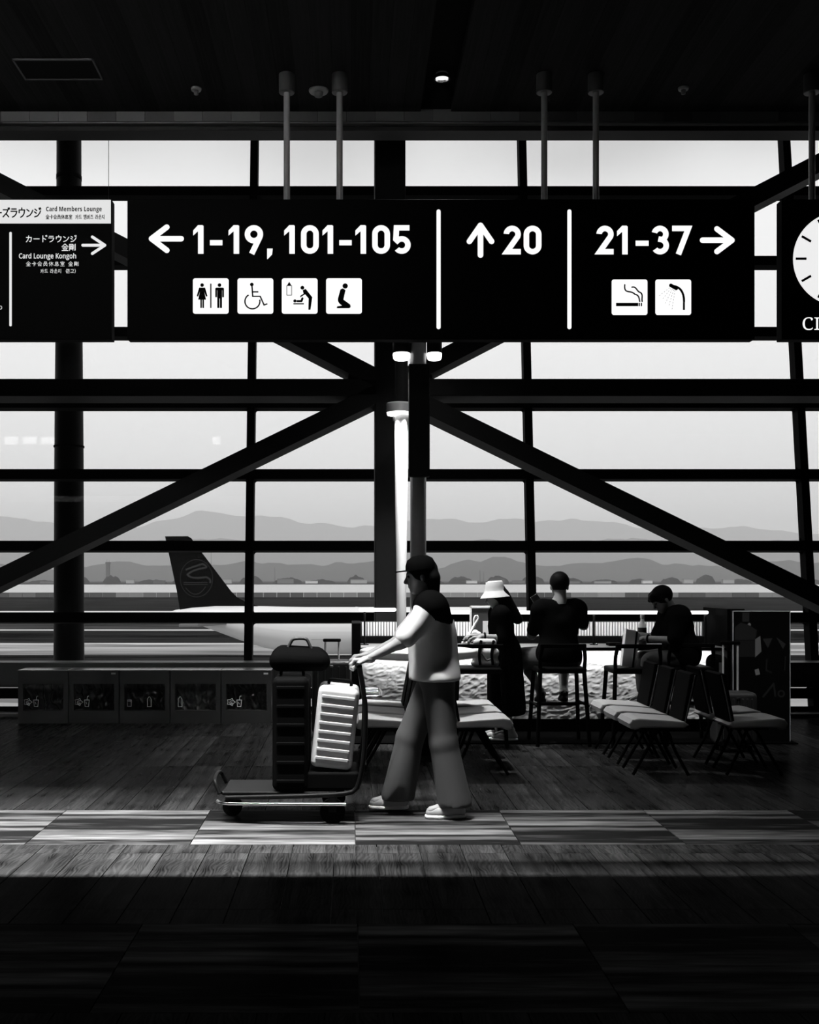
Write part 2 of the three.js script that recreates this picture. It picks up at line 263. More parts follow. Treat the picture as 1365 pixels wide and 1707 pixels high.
// ───────────────────────── hanging signs ─────────────────────────
// glyph strokes on a unit square, y down (katakana, hanja, hangul that the fonts lack)
const circ = (x, y, r) => Array.from({ length: 13 }, (_, i) => [x + r * Math.cos(i * Math.PI / 6), y + r * Math.sin(i * Math.PI / 6)]);
const DAKU = [[[0.78, 0.04], [0.84, 0.17]], [[0.91, 0], [0.97, 0.12]]];
const ROOF = [[[0.5, 0.02], [0.05, 0.42]], [[0.5, 0.02], [0.95, 0.42]]];
const GLYPH = {
  'カ': [[[0.1, 0.3], [0.85, 0.3], [0.8, 0.75], [0.7, 0.92], [0.55, 0.85]], [[0.45, 0.05], [0.42, 0.4], [0.3, 0.7], [0.08, 0.95]]],
  'ー': [[[0.08, 0.5], [0.92, 0.5]]],
  'ド': [[[0.35, 0.05], [0.35, 0.95]], [[0.35, 0.38], [0.78, 0.58]], ...DAKU],
  'メ': [[[0.8, 0.08], [0.6, 0.5], [0.1, 0.95]], [[0.25, 0.3], [0.75, 0.78]]],
  'バ': [[[0.35, 0.2], [0.1, 0.9]], [[0.6, 0.25], [0.9, 0.9]], ...DAKU],
  'ズ': [[[0.12, 0.2], [0.75, 0.2], [0.6, 0.5], [0.1, 0.92]], [[0.5, 0.6], [0.85, 0.92]], ...DAKU],
  'ラ': [[[0.2, 0.12], [0.8, 0.12]], [[0.1, 0.36], [0.88, 0.36], [0.8, 0.62], [0.6, 0.82], [0.3, 0.95]]],
  'ウ': [[[0.5, 0.02], [0.5, 0.2]], [[0.14, 0.5], [0.14, 0.22], [0.88, 0.22], [0.8, 0.6], [0.62, 0.82], [0.35, 0.96]]],
  'ン': [[[0.12, 0.18], [0.4, 0.34]], [[0.12, 0.9], [0.5, 0.78], [0.75, 0.55], [0.92, 0.25]]],
  'ジ': [[[0.15, 0.15], [0.38, 0.28]], [[0.08, 0.42], [0.32, 0.55]], [[0.12, 0.92], [0.5, 0.82], [0.78, 0.55], [0.9, 0.32]], [[0.7, 0.04], [0.77, 0.17]], [[0.86, 0], [0.93, 0.12]]],
  '金': [...ROOF, [[0.28, 0.4], [0.72, 0.4]], [[0.15, 0.6], [0.85, 0.6]], [[0.5, 0.4], [0.5, 0.93]], [[0.28, 0.68], [0.35, 0.86]], [[0.72, 0.68], [0.65, 0.86]], [[0.06, 0.95], [0.94, 0.95]]],
  '剛': [[[0.08, 0.95], [0.08, 0.08], [0.58, 0.08], [0.58, 0.92]], [[0.22, 0.18], [0.28, 0.32]], [[0.45, 0.18], [0.4, 0.32]], [[0.16, 0.38], [0.52, 0.38]], [[0.33, 0.38], [0.33, 0.75]], [[0.2, 0.5], [0.2, 0.75], [0.48, 0.75], [0.48, 0.5]], [[0.72, 0.15], [0.72, 0.68]], [[0.92, 0.05], [0.92, 0.9], [0.8, 0.88]]],
  '卡': [[[0.5, 0.02], [0.5, 0.98]], [[0.5, 0.2], [0.8, 0.2]], [[0.06, 0.45], [0.94, 0.45]], [[0.55, 0.6], [0.75, 0.75]]],
  '会': [...ROOF, [[0.3, 0.4], [0.7, 0.4]], [[0.12, 0.6], [0.88, 0.6]], [[0.42, 0.6], [0.2, 0.92], [0.8, 0.88]], [[0.65, 0.74], [0.85, 0.96]]],
  '员': [[[0.25, 0.05], [0.75, 0.05], [0.75, 0.28], [0.25, 0.28], [0.25, 0.05]], [[0.15, 0.8], [0.15, 0.4], [0.85, 0.4], [0.85, 0.8]], [[0.5, 0.5], [0.5, 0.7], [0.1, 0.96]], [[0.6, 0.75], [0.9, 0.96]]],
  '休': [[[0.3, 0.02], [0.05, 0.45]], [[0.2, 0.3], [0.2, 0.98]], [[0.35, 0.28], [0.96, 0.28]], [[0.65, 0.05], [0.65, 0.98]], [[0.62, 0.3], [0.35, 0.78]], [[0.68, 0.3], [0.96, 0.78]]],
  '息': [[[0.25, 0.1], [0.75, 0.1], [0.75, 0.55], [0.25, 0.55], [0.25, 0.1]], [[0.25, 0.25], [0.75, 0.25]], [[0.25, 0.4], [0.75, 0.4]], [[0.12, 0.68], [0.06, 0.9]], [[0.3, 0.65], [0.3, 0.92], [0.75, 0.92], [0.78, 0.78]], [[0.48, 0.62], [0.55, 0.76]], [[0.85, 0.64], [0.95, 0.82]]],
  '室': [[[0.5, 0], [0.5, 0.1]], [[0.08, 0.3], [0.08, 0.12], [0.92, 0.12], [0.92, 0.3]], [[0.22, 0.3], [0.78, 0.3]], [[0.45, 0.3], [0.25, 0.52], [0.75, 0.48]], [[0.62, 0.38], [0.82, 0.56]], [[0.2, 0.7], [0.8, 0.7]], [[0.5, 0.55], [0.5, 0.95]], [[0.06, 0.96], [0.94, 0.96]]],
  '카': [[[0.08, 0.2], [0.45, 0.2], [0.4, 0.55], [0.1, 0.9]], [[0.1, 0.5], [0.42, 0.45]], [[0.72, 0.02], [0.72, 0.98]], [[0.72, 0.48], [0.95, 0.48]]],
  '드': [[[0.8, 0.1], [0.2, 0.1], [0.2, 0.5], [0.8, 0.5]], [[0.05, 0.82], [0.95, 0.82]]],
  '멤': [[[0.08, 0.08], [0.4, 0.08], [0.4, 0.42], [0.08, 0.42], [0.08, 0.08]], [[0.45, 0.25], [0.62, 0.25]], [[0.62, 0.02], [0.62, 0.52]], [[0.85, 0], [0.85, 0.55]], [[0.25, 0.65], [0.85, 0.65], [0.85, 0.97], [0.25, 0.97], [0.25, 0.65]]],
  '버': [[[0.1, 0.1], [0.1, 0.85], [0.48, 0.85], [0.48, 0.1]], [[0.1, 0.45], [0.48, 0.45]], [[0.52, 0.45], [0.78, 0.45]], [[0.8, 0.02], [0.8, 0.98]]],
  '즈': [[[0.15, 0.1], [0.85, 0.1]], [[0.5, 0.12], [0.15, 0.58]], [[0.52, 0.25], [0.85, 0.58]], [[0.05, 0.84], [0.95, 0.84]]],
  '라': [[[0.1, 0.12], [0.48, 0.12], [0.48, 0.45], [0.1, 0.45], [0.1, 0.85], [0.52, 0.8]], [[0.72, 0.02], [0.72, 0.98]], [[0.72, 0.48], [0.95, 0.48]]],
  '운': [circ(0.5, 0.18, 0.16), [[0.05, 0.48], [0.95, 0.48]], [[0.5, 0.48], [0.5, 0.68]], [[0.2, 0.66], [0.2, 0.95], [0.85, 0.95]]],
  '지': [[[0.1, 0.15], [0.55, 0.15]], [[0.33, 0.15], [0.08, 0.8]], [[0.35, 0.4], [0.58, 0.8]], [[0.8, 0.02], [0.8, 0.98]]],
  '콘': [[[0.2, 0.08], [0.8, 0.08], [0.75, 0.36]], [[0.22, 0.22], [0.76, 0.22]], [[0.5, 0.36], [0.5, 0.52]], [[0.05, 0.54], [0.95, 0.54]], [[0.2, 0.66], [0.2, 0.95], [0.85, 0.95]]],
  '고': [[[0.15, 0.12], [0.85, 0.12], [0.82, 0.55]], [[0.5, 0.5], [0.5, 0.85]], [[0.05, 0.86], [0.95, 0.86]]],
  '(': [[[0.85, 0], [0.65, 0.5], [0.85, 1]]], ')': [[[0.15, 0], [0.35, 0.5], [0.15, 1]]],
};
function strokes(c, text, x, y, w, h, pitch, lw) {   // top left x, y
  c.lineWidth = lw; c.lineCap = 'round'; c.lineJoin = 'round';
  let k = 0;
  for (const ch of text) { for (const line of GLYPH[ch] || []) { c.beginPath(); line.forEach(([u, v], i) => c[i ? 'lineTo' : 'moveTo'](x + k + u * w, y + v * h)); c.stroke(); } k += ch === ' ' ? pitch * 0.45 : ch === '(' || ch === ')' ? pitch * 0.7 : pitch; }
}
const poly = (c, pts, w, cap = 'round') => { c.lineWidth = w; c.lineCap = cap; c.lineJoin = cap === 'butt' ? 'miter' : 'round'; c.beginPath(); pts.forEach(([x, y], i) => c[i ? 'lineTo' : 'moveTo'](x, y)); c.stroke(); };
const dot = (c, x, y, r) => { c.beginPath(); c.arc(x, y, r, 0, 7); c.fill(); };
const rr = (c, x, y, w, h, r) => { c.beginPath(); c.roundRect(x, y, w, h, r); c.fill(); };
// road-sign numerals: box x, y (top), w, h
function digit(c, ch, x, y, w, h) {
  const s = 9.4, a = s / 2; c.lineWidth = s; c.lineCap = 'butt'; c.lineJoin = 'miter'; c.beginPath();
  const L = x + a, R = x + w - a, T = y + a, B = y + h - a, m = x + w / 2, r = w / 2 - a;
  if (ch === '0') c.roundRect(L, T, R - L, B - T, r);
  if (ch === '1') { c.moveTo(x + w - a, y + h); c.lineTo(x + w - a, y + 1); c.stroke(); c.beginPath(); c.moveTo(x + w - 1, y); c.lineTo(x + w - s, y); c.lineTo(x, y + 9); c.lineTo(x, y + 18); c.lineTo(x + w - s, y + 10.5); c.closePath(); c.fill(); return; }
  if (ch === '2') { c.arc(m, T + r, r, Math.PI * 1.02, Math.PI * 2.13); c.lineTo(L + 1, B); c.lineTo(x + w, B); }
  if (ch === '3') { c.arc(m, T + r * 0.94, r * 0.94, Math.PI * 1.08, Math.PI * 2.45); c.moveTo(m - 3, y + h * 0.46); c.arc(m, B - r, r, Math.PI * 1.55, Math.PI * 2.8); }
  if (ch === '5') { c.moveTo(x + w - 2, T); c.lineTo(L + 1.5, T); c.lineTo(L + 0.5, y + h * 0.49); c.arc(m, B - r, r, Math.PI * 1.25, Math.PI * 2.78); }
  if (ch === '7') { c.moveTo(x, T); c.lineTo(R, T); c.lineTo(x + w * 0.33, y + h); }
  if (ch === '9') { c.arc(m, T + r, r, 0, 7); c.moveTo(R - 1, T + r * 1.45); c.lineTo(x + w * 0.38, y + h); }
  c.stroke();
}
function row(c, list, y, h) { for (const [ch, x, w] of list) { if (ch === '-') c.fillRect(x, y + h * 0.52, w, 9); else if (ch === ',') { c.beginPath(); c.moveTo(x, y + h - 9); c.lineTo(x + w, y + h - 9); c.lineTo(x + w - 1, y + h + 1); c.lineTo(x + 1, y + h + 9); c.lineTo(x, y + h + 9); c.fill(); } else digit(c, ch, x, y, w, h); } }
const arrow = (c, shaft, head, w) => { poly(c, shaft, w); poly(c, head, w); };
function pictograms(c) {
  const tile = (x, y) => { c.fillStyle = '#fff'; rr(c, x, y, 60, 60, 4); c.fillStyle = c.strokeStyle = '#000'; };
  tile(320.5, 464); // two figures
  dot(c, 336, 475.5, 3); c.beginPath(); c.moveTo(331, 480); c.lineTo(341, 480); c.lineTo(345, 494); c.lineTo(342.5, 495); c.lineTo(339.5, 486); c.lineTo(342.5, 500); c.lineTo(329.5, 500); c.lineTo(332.5, 486); c.lineTo(329.5, 495); c.lineTo(327, 494); c.fill(); c.fillRect(333, 499, 2.6, 15); c.fillRect(336.6, 499, 2.6, 15);
  c.fillRect(349.6, 473, 2, 41); dot(c, 365, 475.5, 3); rr(c, 358, 480, 14.5, 4, 2); c.fillRect(358, 481, 2.8, 15); c.fillRect(369.7, 481, 2.8, 15); c.fillRect(361.3, 480, 7.9, 18); c.fillRect(361.3, 497, 3.5, 17); c.fillRect(365.7, 497, 3.5, 17);
  tile(395, 464); // wheelchair
  dot(c, 419, 474.5, 3); poly(c, [[419.3, 477], [420.5, 494.5], [433, 494.5], [439.5, 509], [445, 507]], 2.2, 'butt'); poly(c, [[420, 487], [430, 487]], 2, 'butt'); c.lineWidth = 2.2; c.beginPath(); c.arc(420, 503, 12.5, -2.1, 2.9 - Math.PI, true); c.stroke();
  tile(469, 464); // baby room
  c.lineWidth = 0.9; c.strokeRect(477.5, 476.5, 8, 16); c.beginPath(); c.moveTo(478, 476); c.lineTo(481.5, 470); c.lineTo(485, 476); c.fill();
  dot(c, 503.5, 480, 3.2); c.beginPath(); c.moveTo(504, 484); c.lineTo(509, 482); c.lineTo(520, 496); c.lineTo(517, 517); c.lineTo(513.5, 517); c.lineTo(514, 498); c.lineTo(508, 491); c.lineTo(499.5, 496.5); c.lineTo(500, 493.5); c.lineTo(505.5, 490); c.fill();
  dot(c, 491, 502.2, 2.6); poly(c, [[495.5, 502.5], [502, 502.5], [503.5, 498]], 3.6); c.fillRect(488.5, 506, 17.5, 2);
  tile(543, 464); // kneeling figure
  dot(c, 575, 477, 4.4); c.beginPath(); c.moveTo(571, 481); c.lineTo(575.5, 484); c.lineTo(572, 500); c.lineTo(583, 508); c.quadraticCurveTo(586, 514, 580, 514.5); c.lineTo(561, 514.5); c.lineTo(561.5, 511.5); c.lineTo(570, 510); c.quadraticCurveTo(561.5, 505, 563, 498); c.lineTo(567, 483); c.fill();
  tile(1020, 466); // cigarette
  c.fillRect(1027.5, 505.5, 37, 5.5); c.fillRect(1065.5, 505.5, 2, 5.5); c.fillRect(1069, 505.5, 2, 5.5); c.lineWidth = 2.2; c.beginPath(); c.moveTo(1042, 475); c.bezierCurveTo(1040, 492, 1052, 483, 1059, 491); c.bezierCurveTo(1065, 492, 1066, 496, 1067, 503); c.stroke(); c.beginPath(); c.moveTo(1054, 479); c.bezierCurveTo(1062, 477, 1062, 487, 1068, 488); c.bezierCurveTo(1073, 491, 1070, 496, 1071, 503); c.stroke();
  tile(1093, 466); // shower
  c.lineWidth = 3.6; c.beginPath(); c.moveTo(1120, 477); c.bezierCurveTo(1135, 477, 1141, 488, 1141, 503); c.stroke(); poly(c, [[1119, 476], [1128, 481]], 6); c.fillRect(1139.2, 504.5, 3.2, 13);
  c.lineWidth = 0.5; c.setLineDash([2, 3]); for (let i = 0; i < 5; i++) { c.beginPath(); c.moveTo(1117 + i * 2.2, 480 + i * 1.1); c.lineTo(1099 + i * 5.4, 494 + i * 6); c.stroke(); } c.setLineDash([]);
}
const SD = 9.0, signTop = Y(332, SD), signBottom = Y(566, SD);
function hangingSign(name, label, x0p, x1p, scale, draw, rods, intensity = 1.15) {
  const x0 = X(x0p, SD), x1 = X(x1p, SD), h = signTop - signBottom, w = x1 - x0, cx = (x0 + x1) / 2, th = 0.115;
  const g = thing(name, label, 'sign', [cx, signBottom, -SD - th / 2]);
  part('housing', rbox(w, h, th, 0, h / 2, 0, 0.006), M.black, g);
  const tex = canvasTexture(Math.round((x1p - x0p) * scale), Math.round(234 * scale), (c) => { c.fillStyle = '#000'; c.fillRect(0, 0, 4000, 4000); c.scale(scale, scale); c.translate(-x0p, -332); c.fillStyle = c.strokeStyle = '#fff'; draw(c); });
  const face = part('face_panel', new THREE.PlaneGeometry(w - 0.012, h - 0.012), new THREE.MeshPhysicalMaterial({ color: lin(0.002), roughness: 0.5, specularIntensity: 0.02, emissive: lin(1), emissiveMap: tex, emissiveIntensity: intensity }), g);
  face.position.set(0, h / 2, th / 2 + 0.002);
  for (const rx of rods) {
    const x = X(rx, SD + 0.06) - cx;
    part('hanging_rod', rod([x, h - 0.01, 0], [x, CEIL - signBottom - 0.1, 0], 0.026, 0.026, 16), M.rod, g);
    part('rod_canopy', lathe([[0.001, 0], [0.062, 0], [0.066, 0.006], [0.066, 0.155], [0.001, 0.155]], 24, x, CEIL - signBottom - 0.157, 0), mat(0.1, 0.5, 0.3), g);
  }
  return g;
}
hangingSign('gate_sign', 'long black hanging sign with arrows to gates 1-19, 101-105, 20 and 21-37', 212, 1258, 1.95, (c) => {
  arrow(c, [[252, 397.5], [301, 397.5]], [[277, 378], [251.5, 397.5], [277, 417]], 9.5);
  row(c, [['1', 320, 27], ['-', 349, 21], ['1', 380, 18], ['9', 407, 31], [',', 444.5, 9.5], ['1', 473, 18], ['0', 501, 30], ['1', 537, 18], ['-', 565, 21], ['1', 592, 18], ['0', 620, 30], ['5', 654.5, 30]].map(([a, b, w]) => (a === '1' && w > 20 ? ['1', 321, 17.5] : [a, b, w])), 374.5, 48.5);
  arrow(c, [[801, 425], [801, 376]], [[782.5, 402], [801, 375], [819.5, 402]], 9.5);
  row(c, [['2', 839.5, 29], ['0', 873, 30]], 375.5, 48.5);
  row(c, [['2', 994.5, 29], ['1', 1029, 18], ['-', 1060, 22], ['3', 1086, 30], ['7', 1121, 32]], 375.5, 48.5);
  arrow(c, [[1172, 400], [1220, 400]], [[1196, 381], [1221, 400], [1196, 419]], 9.5);
  poly(c, [[731, 351.5], [731, 546.5]], 7); poly(c, [[949.5, 351.5], [949.5, 546.5]], 7);
  pictograms(c);
}, [478, 566, 907, 993]);
hangingSign('lounge_sign', 'black hanging sign with white header strip pointing right to the card lounge', -262, 186, 3, (c) => {
  c.fillStyle = '#e9e9e9'; c.fillRect(-262, 332, 448, 40); c.fillStyle = c.strokeStyle = '#0a0a0a';
  strokes(c, 'カードメンバーズラウンジ', -88, 345.5, 12.2, 16.5, 13.2, 2);
  c.font = 'bold 11px sans-serif'; c.save(); c.translate(77, 351.5); c.scale(0.79, 1); c.fillText('Card Members Lounge', 0, 0); c.restore();
  strokes(c, '金卡会员休息室', 77, 357, 6, 7.6, 6.4, 0.75); strokes(c, '카드 멤버즈 라운지', 126.5, 357, 5.3, 7.6, 5.6, 0.75);
  c.fillStyle = c.strokeStyle = '#f0f0f0';
  poly(c, [[18, 388], [18, 543]], 4.4);
  strokes(c, 'カードラウンジ', 43.5, 392, 11, 11.5, 12.4, 1.5); strokes(c, '金剛', 103.5, 406, 11.5, 12, 12.3, 1.3);
  c.font = '11.5px sans-serif'; c.textAlign = 'right'; c.lineWidth = 0.35; c.save(); c.translate(128.5, 430.5); c.scale(0.9, 1); c.strokeText('Card Lounge Kongoh', 0, 0); c.fillText('Card Lounge Kongoh', 0, 0); c.fillText('o', -145, 0); c.fillText('ko', -138, 86); c.restore(); c.textAlign = 'left';
  strokes(c, '金卡会员休息室 金剛', 44, 436, 7.8, 7.8, 9.5, 0.8); strokes(c, '카드 라운지 (콘고)', 68, 448.5, 6.1, 7, 6.6, 0.75);
  arrow(c, [[139, 408.5], [175, 408.5]], [[155, 394.5], [176, 408.5], [155, 422.5]], 5);
}, [-60, -170], 0.95);
const clockSign = hangingSign('clock_sign', 'black hanging sign with round white clock face at the right edge', 1303, 1497, 3, (c) => {
  c.fillStyle = '#fff'; c.font = '29px serif'; c.textAlign = 'center'; c.save(); c.translate(1400, 551); c.scale(1.14, 1); c.fillText('CITIZEN', 0, 0); c.restore(); c.textAlign = 'left';
}, [1353, 1447], 1.0);
{
  const r = 78.5 * SD / FOCAL, y = Y(432, SD) - signBottom, z = 0.062;
  part('clock_face', new THREE.CylinderGeometry(r, r, 0.012, 64).rotateX(Math.PI / 2).translate(0, y, z), glow(1, 0.85), clockSign);
  for (let i = 0; i < 12; i++) { const a = i * Math.PI / 6, q = rbox(0.09, 0.02, 0.006, r * 0.84, 0, 0, 0.008).rotateZ(a).translate(0, y, z + 0.009); part('hour_mark', q, M.black, clockSign); }
  part('hour_hand', rbox(0.025, 0.2, 0.006, 0, 0.08, 0).rotateZ(-1.0).translate(0, y, z + 0.012), M.black, clockSign);
  part('minute_hand', rbox(0.018, 0.3, 0.006, 0, 0.13, 0).rotateZ(-2.2).translate(0, y, z + 0.018), M.black, clockSign);
}

// ───────────────────────── ceiling fittings ─────────────────────────
for (const [px, py, r, label] of [[531, 150, 0.085, 'white smoke detector between the hanging rods'], [327, 147, 0.045, 'small smoke detector left of the hanging rods'], [1139, 146, 0.045, 'small smoke detector right of the hanging rods']]) {
  const d = (CEIL - EYE) * FOCAL / (VPY - py), g = thing('smoke_detector', label, 'detector', [X(px, d), CEIL, -d], 0, 'ceiling detectors');
  part('base_ring', lathe([[0.001, -0.022], [r * 0.9, -0.022], [r, -0.008], [r, 0], [0.001, 0]], 28), mat(0.35, 0.4), g);
  part('sensor_head', lathe([[0.001, -0.06], [r * 0.4, -0.055], [r * 0.48, -0.022], [0.001, -0.022]], 24), mat(0.2, 0.4), g);
}
function downlight(x, y, d, power, angle, label, aim) {
  const g = thing('recessed_downlight', label, 'downlight', [x, y, -d], 0, 'ceiling downlights');
  part('trim_ring', lathe([[0.062, 0.004], [0.078, 0.004], [0.078, -0.006], [0.062, -0.006]], 28), M.blackMetal, g);
  part('reflector', lathe([[0.062, -0.004], [0.058, 0.02], [0.05, 0.035]], 28), M.chrome, g);
  part('lamp', lathe([[0.001, 0.012], [0.048, 0.012], [0.05, 0.03], [0.001, 0.034]], 20), glow(1, 1.2), g);
  const s = new THREE.SpotLight(0xffffff, power, 0, angle, 0.7, 2); s.position.set(0, -0.01, 0); s.castShadow = true; s.shadow.radius = 2;
  const t = aim ? aim : [0, -5, 0]; s.target.position.set(...t); g.add(s, s.target); return g;
}
downlight(X(737, 9.24), CEIL + 0.06, (CEIL + 0.066 - EYE) * FOCAL / (VPY - 130), 16, 0.6, 'lit round downlight in the dark ceiling channel');
downlight(3.1, CEIL - 0.006, 7.3, 34, 0.19, 'round downlight shining on the poster at the right end of the bar', [0.42, -4.7, -2.2]);
downlight(0.765, CEIL + 0.06, 7.0, 10, 0.5, 'round downlight in the ceiling channel above the walking woman');
{ // long linear lamp in the slot beside the bulkhead, above the camera's view
  const g = thing('linear_ceiling_light', 'long thin linear lamp in the slot between bulkhead and ceiling boards', 'lamp', [-2.9, CEIL + 0.07, -5.725]);
  const w = 6.4, h = 0.02;
  part('diffuser', span(-w / 2, w / 2, 0.001, 0.006, -h / 2, h / 2), glow(1, 2), g);
  part('housing', [span(-w / 2, w / 2, 0.006, 0.04, -0.019, 0.02), span(-3.4, 8.0, -0.07, -0.002, -0.135, -0.0135), span(-3.4, 8.0, -0.002, 0.04, -0.135, -0.019)], M.black, g);
  const a = new THREE.RectAreaLight(0xffffff, 16500, w, h); for (let i = 0; i <= 20; i++) part('louvre' + (i ? '_' + String(i).padStart(3, '0') : ''), span(-w / 2 + i * 0.32 - 0.003, -w / 2 + i * 0.32 + 0.003, -0.58, -0.075, -0.23, 0.018), M.black, g);
  a.rotation.x = -Math.PI / 2; a.castShadow = true; g.add(a);
}

// ───────────────────────── waste bins under the shelf ─────────────────────────
const bagGeo = [0, 1, 2].map((s) => {   // crumpled plastic bag seen behind the bin window
  const g = new THREE.PlaneGeometry(0.40, 0.27, 44, 30), p = g.attributes.position;
  for (let i = 0; i < p.count; i++) { const x = p.getX(i), y = p.getY(i); p.setZ(i, 0.05 * Math.abs(fbm(x * 14 + y * 9 + s * 5, y * 6 - x * 8, s * 3, 3) - 0.5) * 3 + 0.02 * noise3(x * 40, y * 30, s) - 0.05 * (x * x + y * y) * 8); }
  g.computeVertexNormals(); return g;
});
const binIcons = [['food', 'cup'], ['food', 'cup'], ['can', 'bottle'], ['bottle'], ['food', 'cup']];
const binLabels = ['waste bin with food and cup icons at the left end of the bin row', 'waste bin with food and cup icons, second from the left end', 'waste bin with can and bottle icons in the middle of the row', 'waste bin with one bottle icon and shiny crumpled bag inside', 'waste bin with food and cup icons at the right end of the row'];
const binIconTex = (list) => canvasTexture(512, 324, (c) => {
  c.fillStyle = '#000'; c.fillRect(0, 0, 512, 324); c.strokeStyle = '#fff'; c.lineCap = c.lineJoin = 'round'; c.lineWidth = 8;
  const at = { food: 60, cup: 165, can: 60, bottle: list.length > 1 ? 312 : 60 };
  for (const k of list) {
    c.save(); c.translate(at[k], 225);
    if (k === 'food') { c.beginPath(); for (let i = 0; i <= 10; i++) { const a = i * 0.628, r = i % 2 ? 36 : 56; c[i ? 'lineTo' : 'moveTo'](Math.cos(a) * r, Math.sin(a) * r * 0.85); } c.stroke(); c.beginPath(); c.arc(8, 6, 22, 1.2, 5.2); c.stroke(); c.beginPath(); c.arc(12, 10, 8, 0, 4); c.stroke(); }
    if (k === 'cup') { poly(c, [[-30, -26], [-22, 56], [22, 56], [30, -26], [-30, -26]], 8); poly(c, [[2, -28], [8, -70], [24, -76]], 7); poly(c, [[-10, 0], [0, 26]], 6); }
    if (k === 'can') { c.strokeRect(-24, -26, 48, 80); poly(c, [[-24, -10], [24, -10]], 6); }
    if (k === 'bottle') { poly(c, [[-24, 58], [-24, -36], [-6, -66], [6, -66], [24, -36], [24, 58], [-24, 58]], 8); }
    c.restore();
  }
});
for (let i = 0; i < 5; i++) {
  const W = 0.503, x = -3.368 + (i + 0.5) * 0.5135, H = 0.54, D = 0.36, g = thing('waste_bin', binLabels[i], 'bin', [x, 0, -11.12], 0, 'waste bins in a row');
  part('body', [span(-W / 2, W / 2, 0, 0.13, -D / 2, D / 2), span(-W / 2, W / 2, 0.40, H - 0.012, -D / 2, D / 2), span(-W / 2, -0.205, 0.13, 0.40, -D / 2, D / 2), span(0.205, W / 2, 0.13, 0.40, -D / 2, D / 2), span(-0.205, 0.205, 0.13, 0.40, -D / 2, 0)], pmat(0.04, 0.5, 0, { specularIntensity: 0.2 }), g);
  part('lid', rspan(-W / 2 - 0.002, W / 2 + 0.002, H - 0.012, H, -D / 2, D / 2 + 0.004, 0.004), mat(0.3, 0.25, 0.6), g);
  const bag = part('bin_bag', bagGeo[i % 3], mat(i === 3 ? 0.12 : 0.035, 0.16), g); bag.position.set(0, 0.265, 0.07);
  part('window_pane', new THREE.PlaneGeometry(0.41, 0.27).translate(0, 0.265, D / 2 - 0.012), M.glass, g);
  const print = new THREE.MeshStandardMaterial({ alphaMap: binIconTex(binIcons[i]), transparent: true, roughness: 0.6, color: lin(0.85) });
  part('icon_print', new THREE.PlaneGeometry(0.41, 0.26).translate(0, 0.265, D / 2 - 0.009), print, g);
  if (i === 1 || i === 4) part('sticker', span(0.175, 0.22, 0.495, 0.512, D / 2, D / 2 + 0.001), M.cream, g);
}

// ───────────────────────── bar counter ─────────────────────────
single('floor_mat', 'thin black mat on the floor along the bar counter', 'mat', rspan(0.0, 3.95, 0, 0.012, -10.28, -9.56, 0.004), M.cloth);
const reliefMat = mat(0.62, 0.85);
{
  const g = thing('bar_counter', 'bar counter with under-lit rough plaster front and fluted glowing back strip', 'counter', [1.78, 0, -10.27]), ox = 1.78, oz = -10.27;
  part('countertop', rspan(0.09 - ox, 3.44 - ox, 0.80, 0.832, -10.585 - oz, -9.95 - oz, 0.004), mat(0.2, 0.35), g);
  part('counter_edge', rspan(0.09 - ox, 3.44 - ox, 0.803, 0.829, -9.951 - oz, -9.938 - oz, 0.003), M.black, g);
  const w = 3.34, h = 0.665, rg = new THREE.PlaneGeometry(w, h, 420, 84), p = rg.attributes.position;
  for (let i = 0; i < p.count; i++) {
    const x = p.getX(i), y = p.getY(i), q = fbm(x * 4.0 + y * 2, y * 8 + Math.sin(x * 2), 3, 4), wx = fbm(x * 6, y * 9, 11, 3), ridge = 1 - Math.abs(fbm(x * 13 + wx * 1.2, y * 26 - x * 2 + wx * 1.5, 8, 4) * 2 - 1), pit = fbm(x * 40, y * 60, 5, 2);
    p.setZ(i, 0.016 * q + 0.007 * Math.pow(ridge, 3) + 0.004 * pit - 0.018);
  }
  rg.computeVertexNormals(); part('relief_front', rg.translate(1.77 - ox, 0.135 + h / 2, -10.245 - oz), reliefMat, g);
  part('carcass', [span(0.1 - ox, 3.44 - ox, 0.135, 0.80, -10.55 - oz, -10.31 - oz), span(0.12 - ox, 3.42 - ox, 0, 0.135, -10.55 - oz, -10.36 - oz)], M.black, g);
  part('end_panel', rspan(0.006 - ox, 0.09 - ox, 0, 1.052, -10.585 - oz, -9.98 - oz, 0.006), M.black, g);
  part('end_panel', rspan(3.44 - ox, 3.60 - ox, 0, 1.185, -10.585 - oz, -9.90 - oz, 0.006), M.black, g);
  part('back_rail', [rspan(0.09 - ox, 3.44 - ox, 0.832, 0.90, -10.585 - oz, -10.52 - oz, 0.004)], M.black, g);
  const flutes = []; for (let x = 0.1; x < 3.42; x += 0.0275) flutes.push(cyl(0.0105, 0.0105, 0.135, x - ox + 0.0137, 0.905, -10.56 - oz, 10));
  part('fluted_strip', flutes, mat(0.75, 0.4), g); part('fluted_backing', span(0.09 - ox, 3.44 - ox, 0.90, 1.045, -10.585 - oz, -10.566 - oz), mat(0.04, 0.6), g);
  part('light_strip', span(0.12 - ox, 3.42 - ox, 0.786, 0.796, -10.185 - oz, -10.165 - oz), glow(1, 2.2), g);
  const a = new THREE.RectAreaLight(0xffffff, 46, 3.28, 0.03); a.position.set(1.77 - ox, 0.783, -10.175 - oz); a.rotation.set(-Math.PI / 2 - 0.0, 0, 0); a.castShadow = true; g.add(a);
}
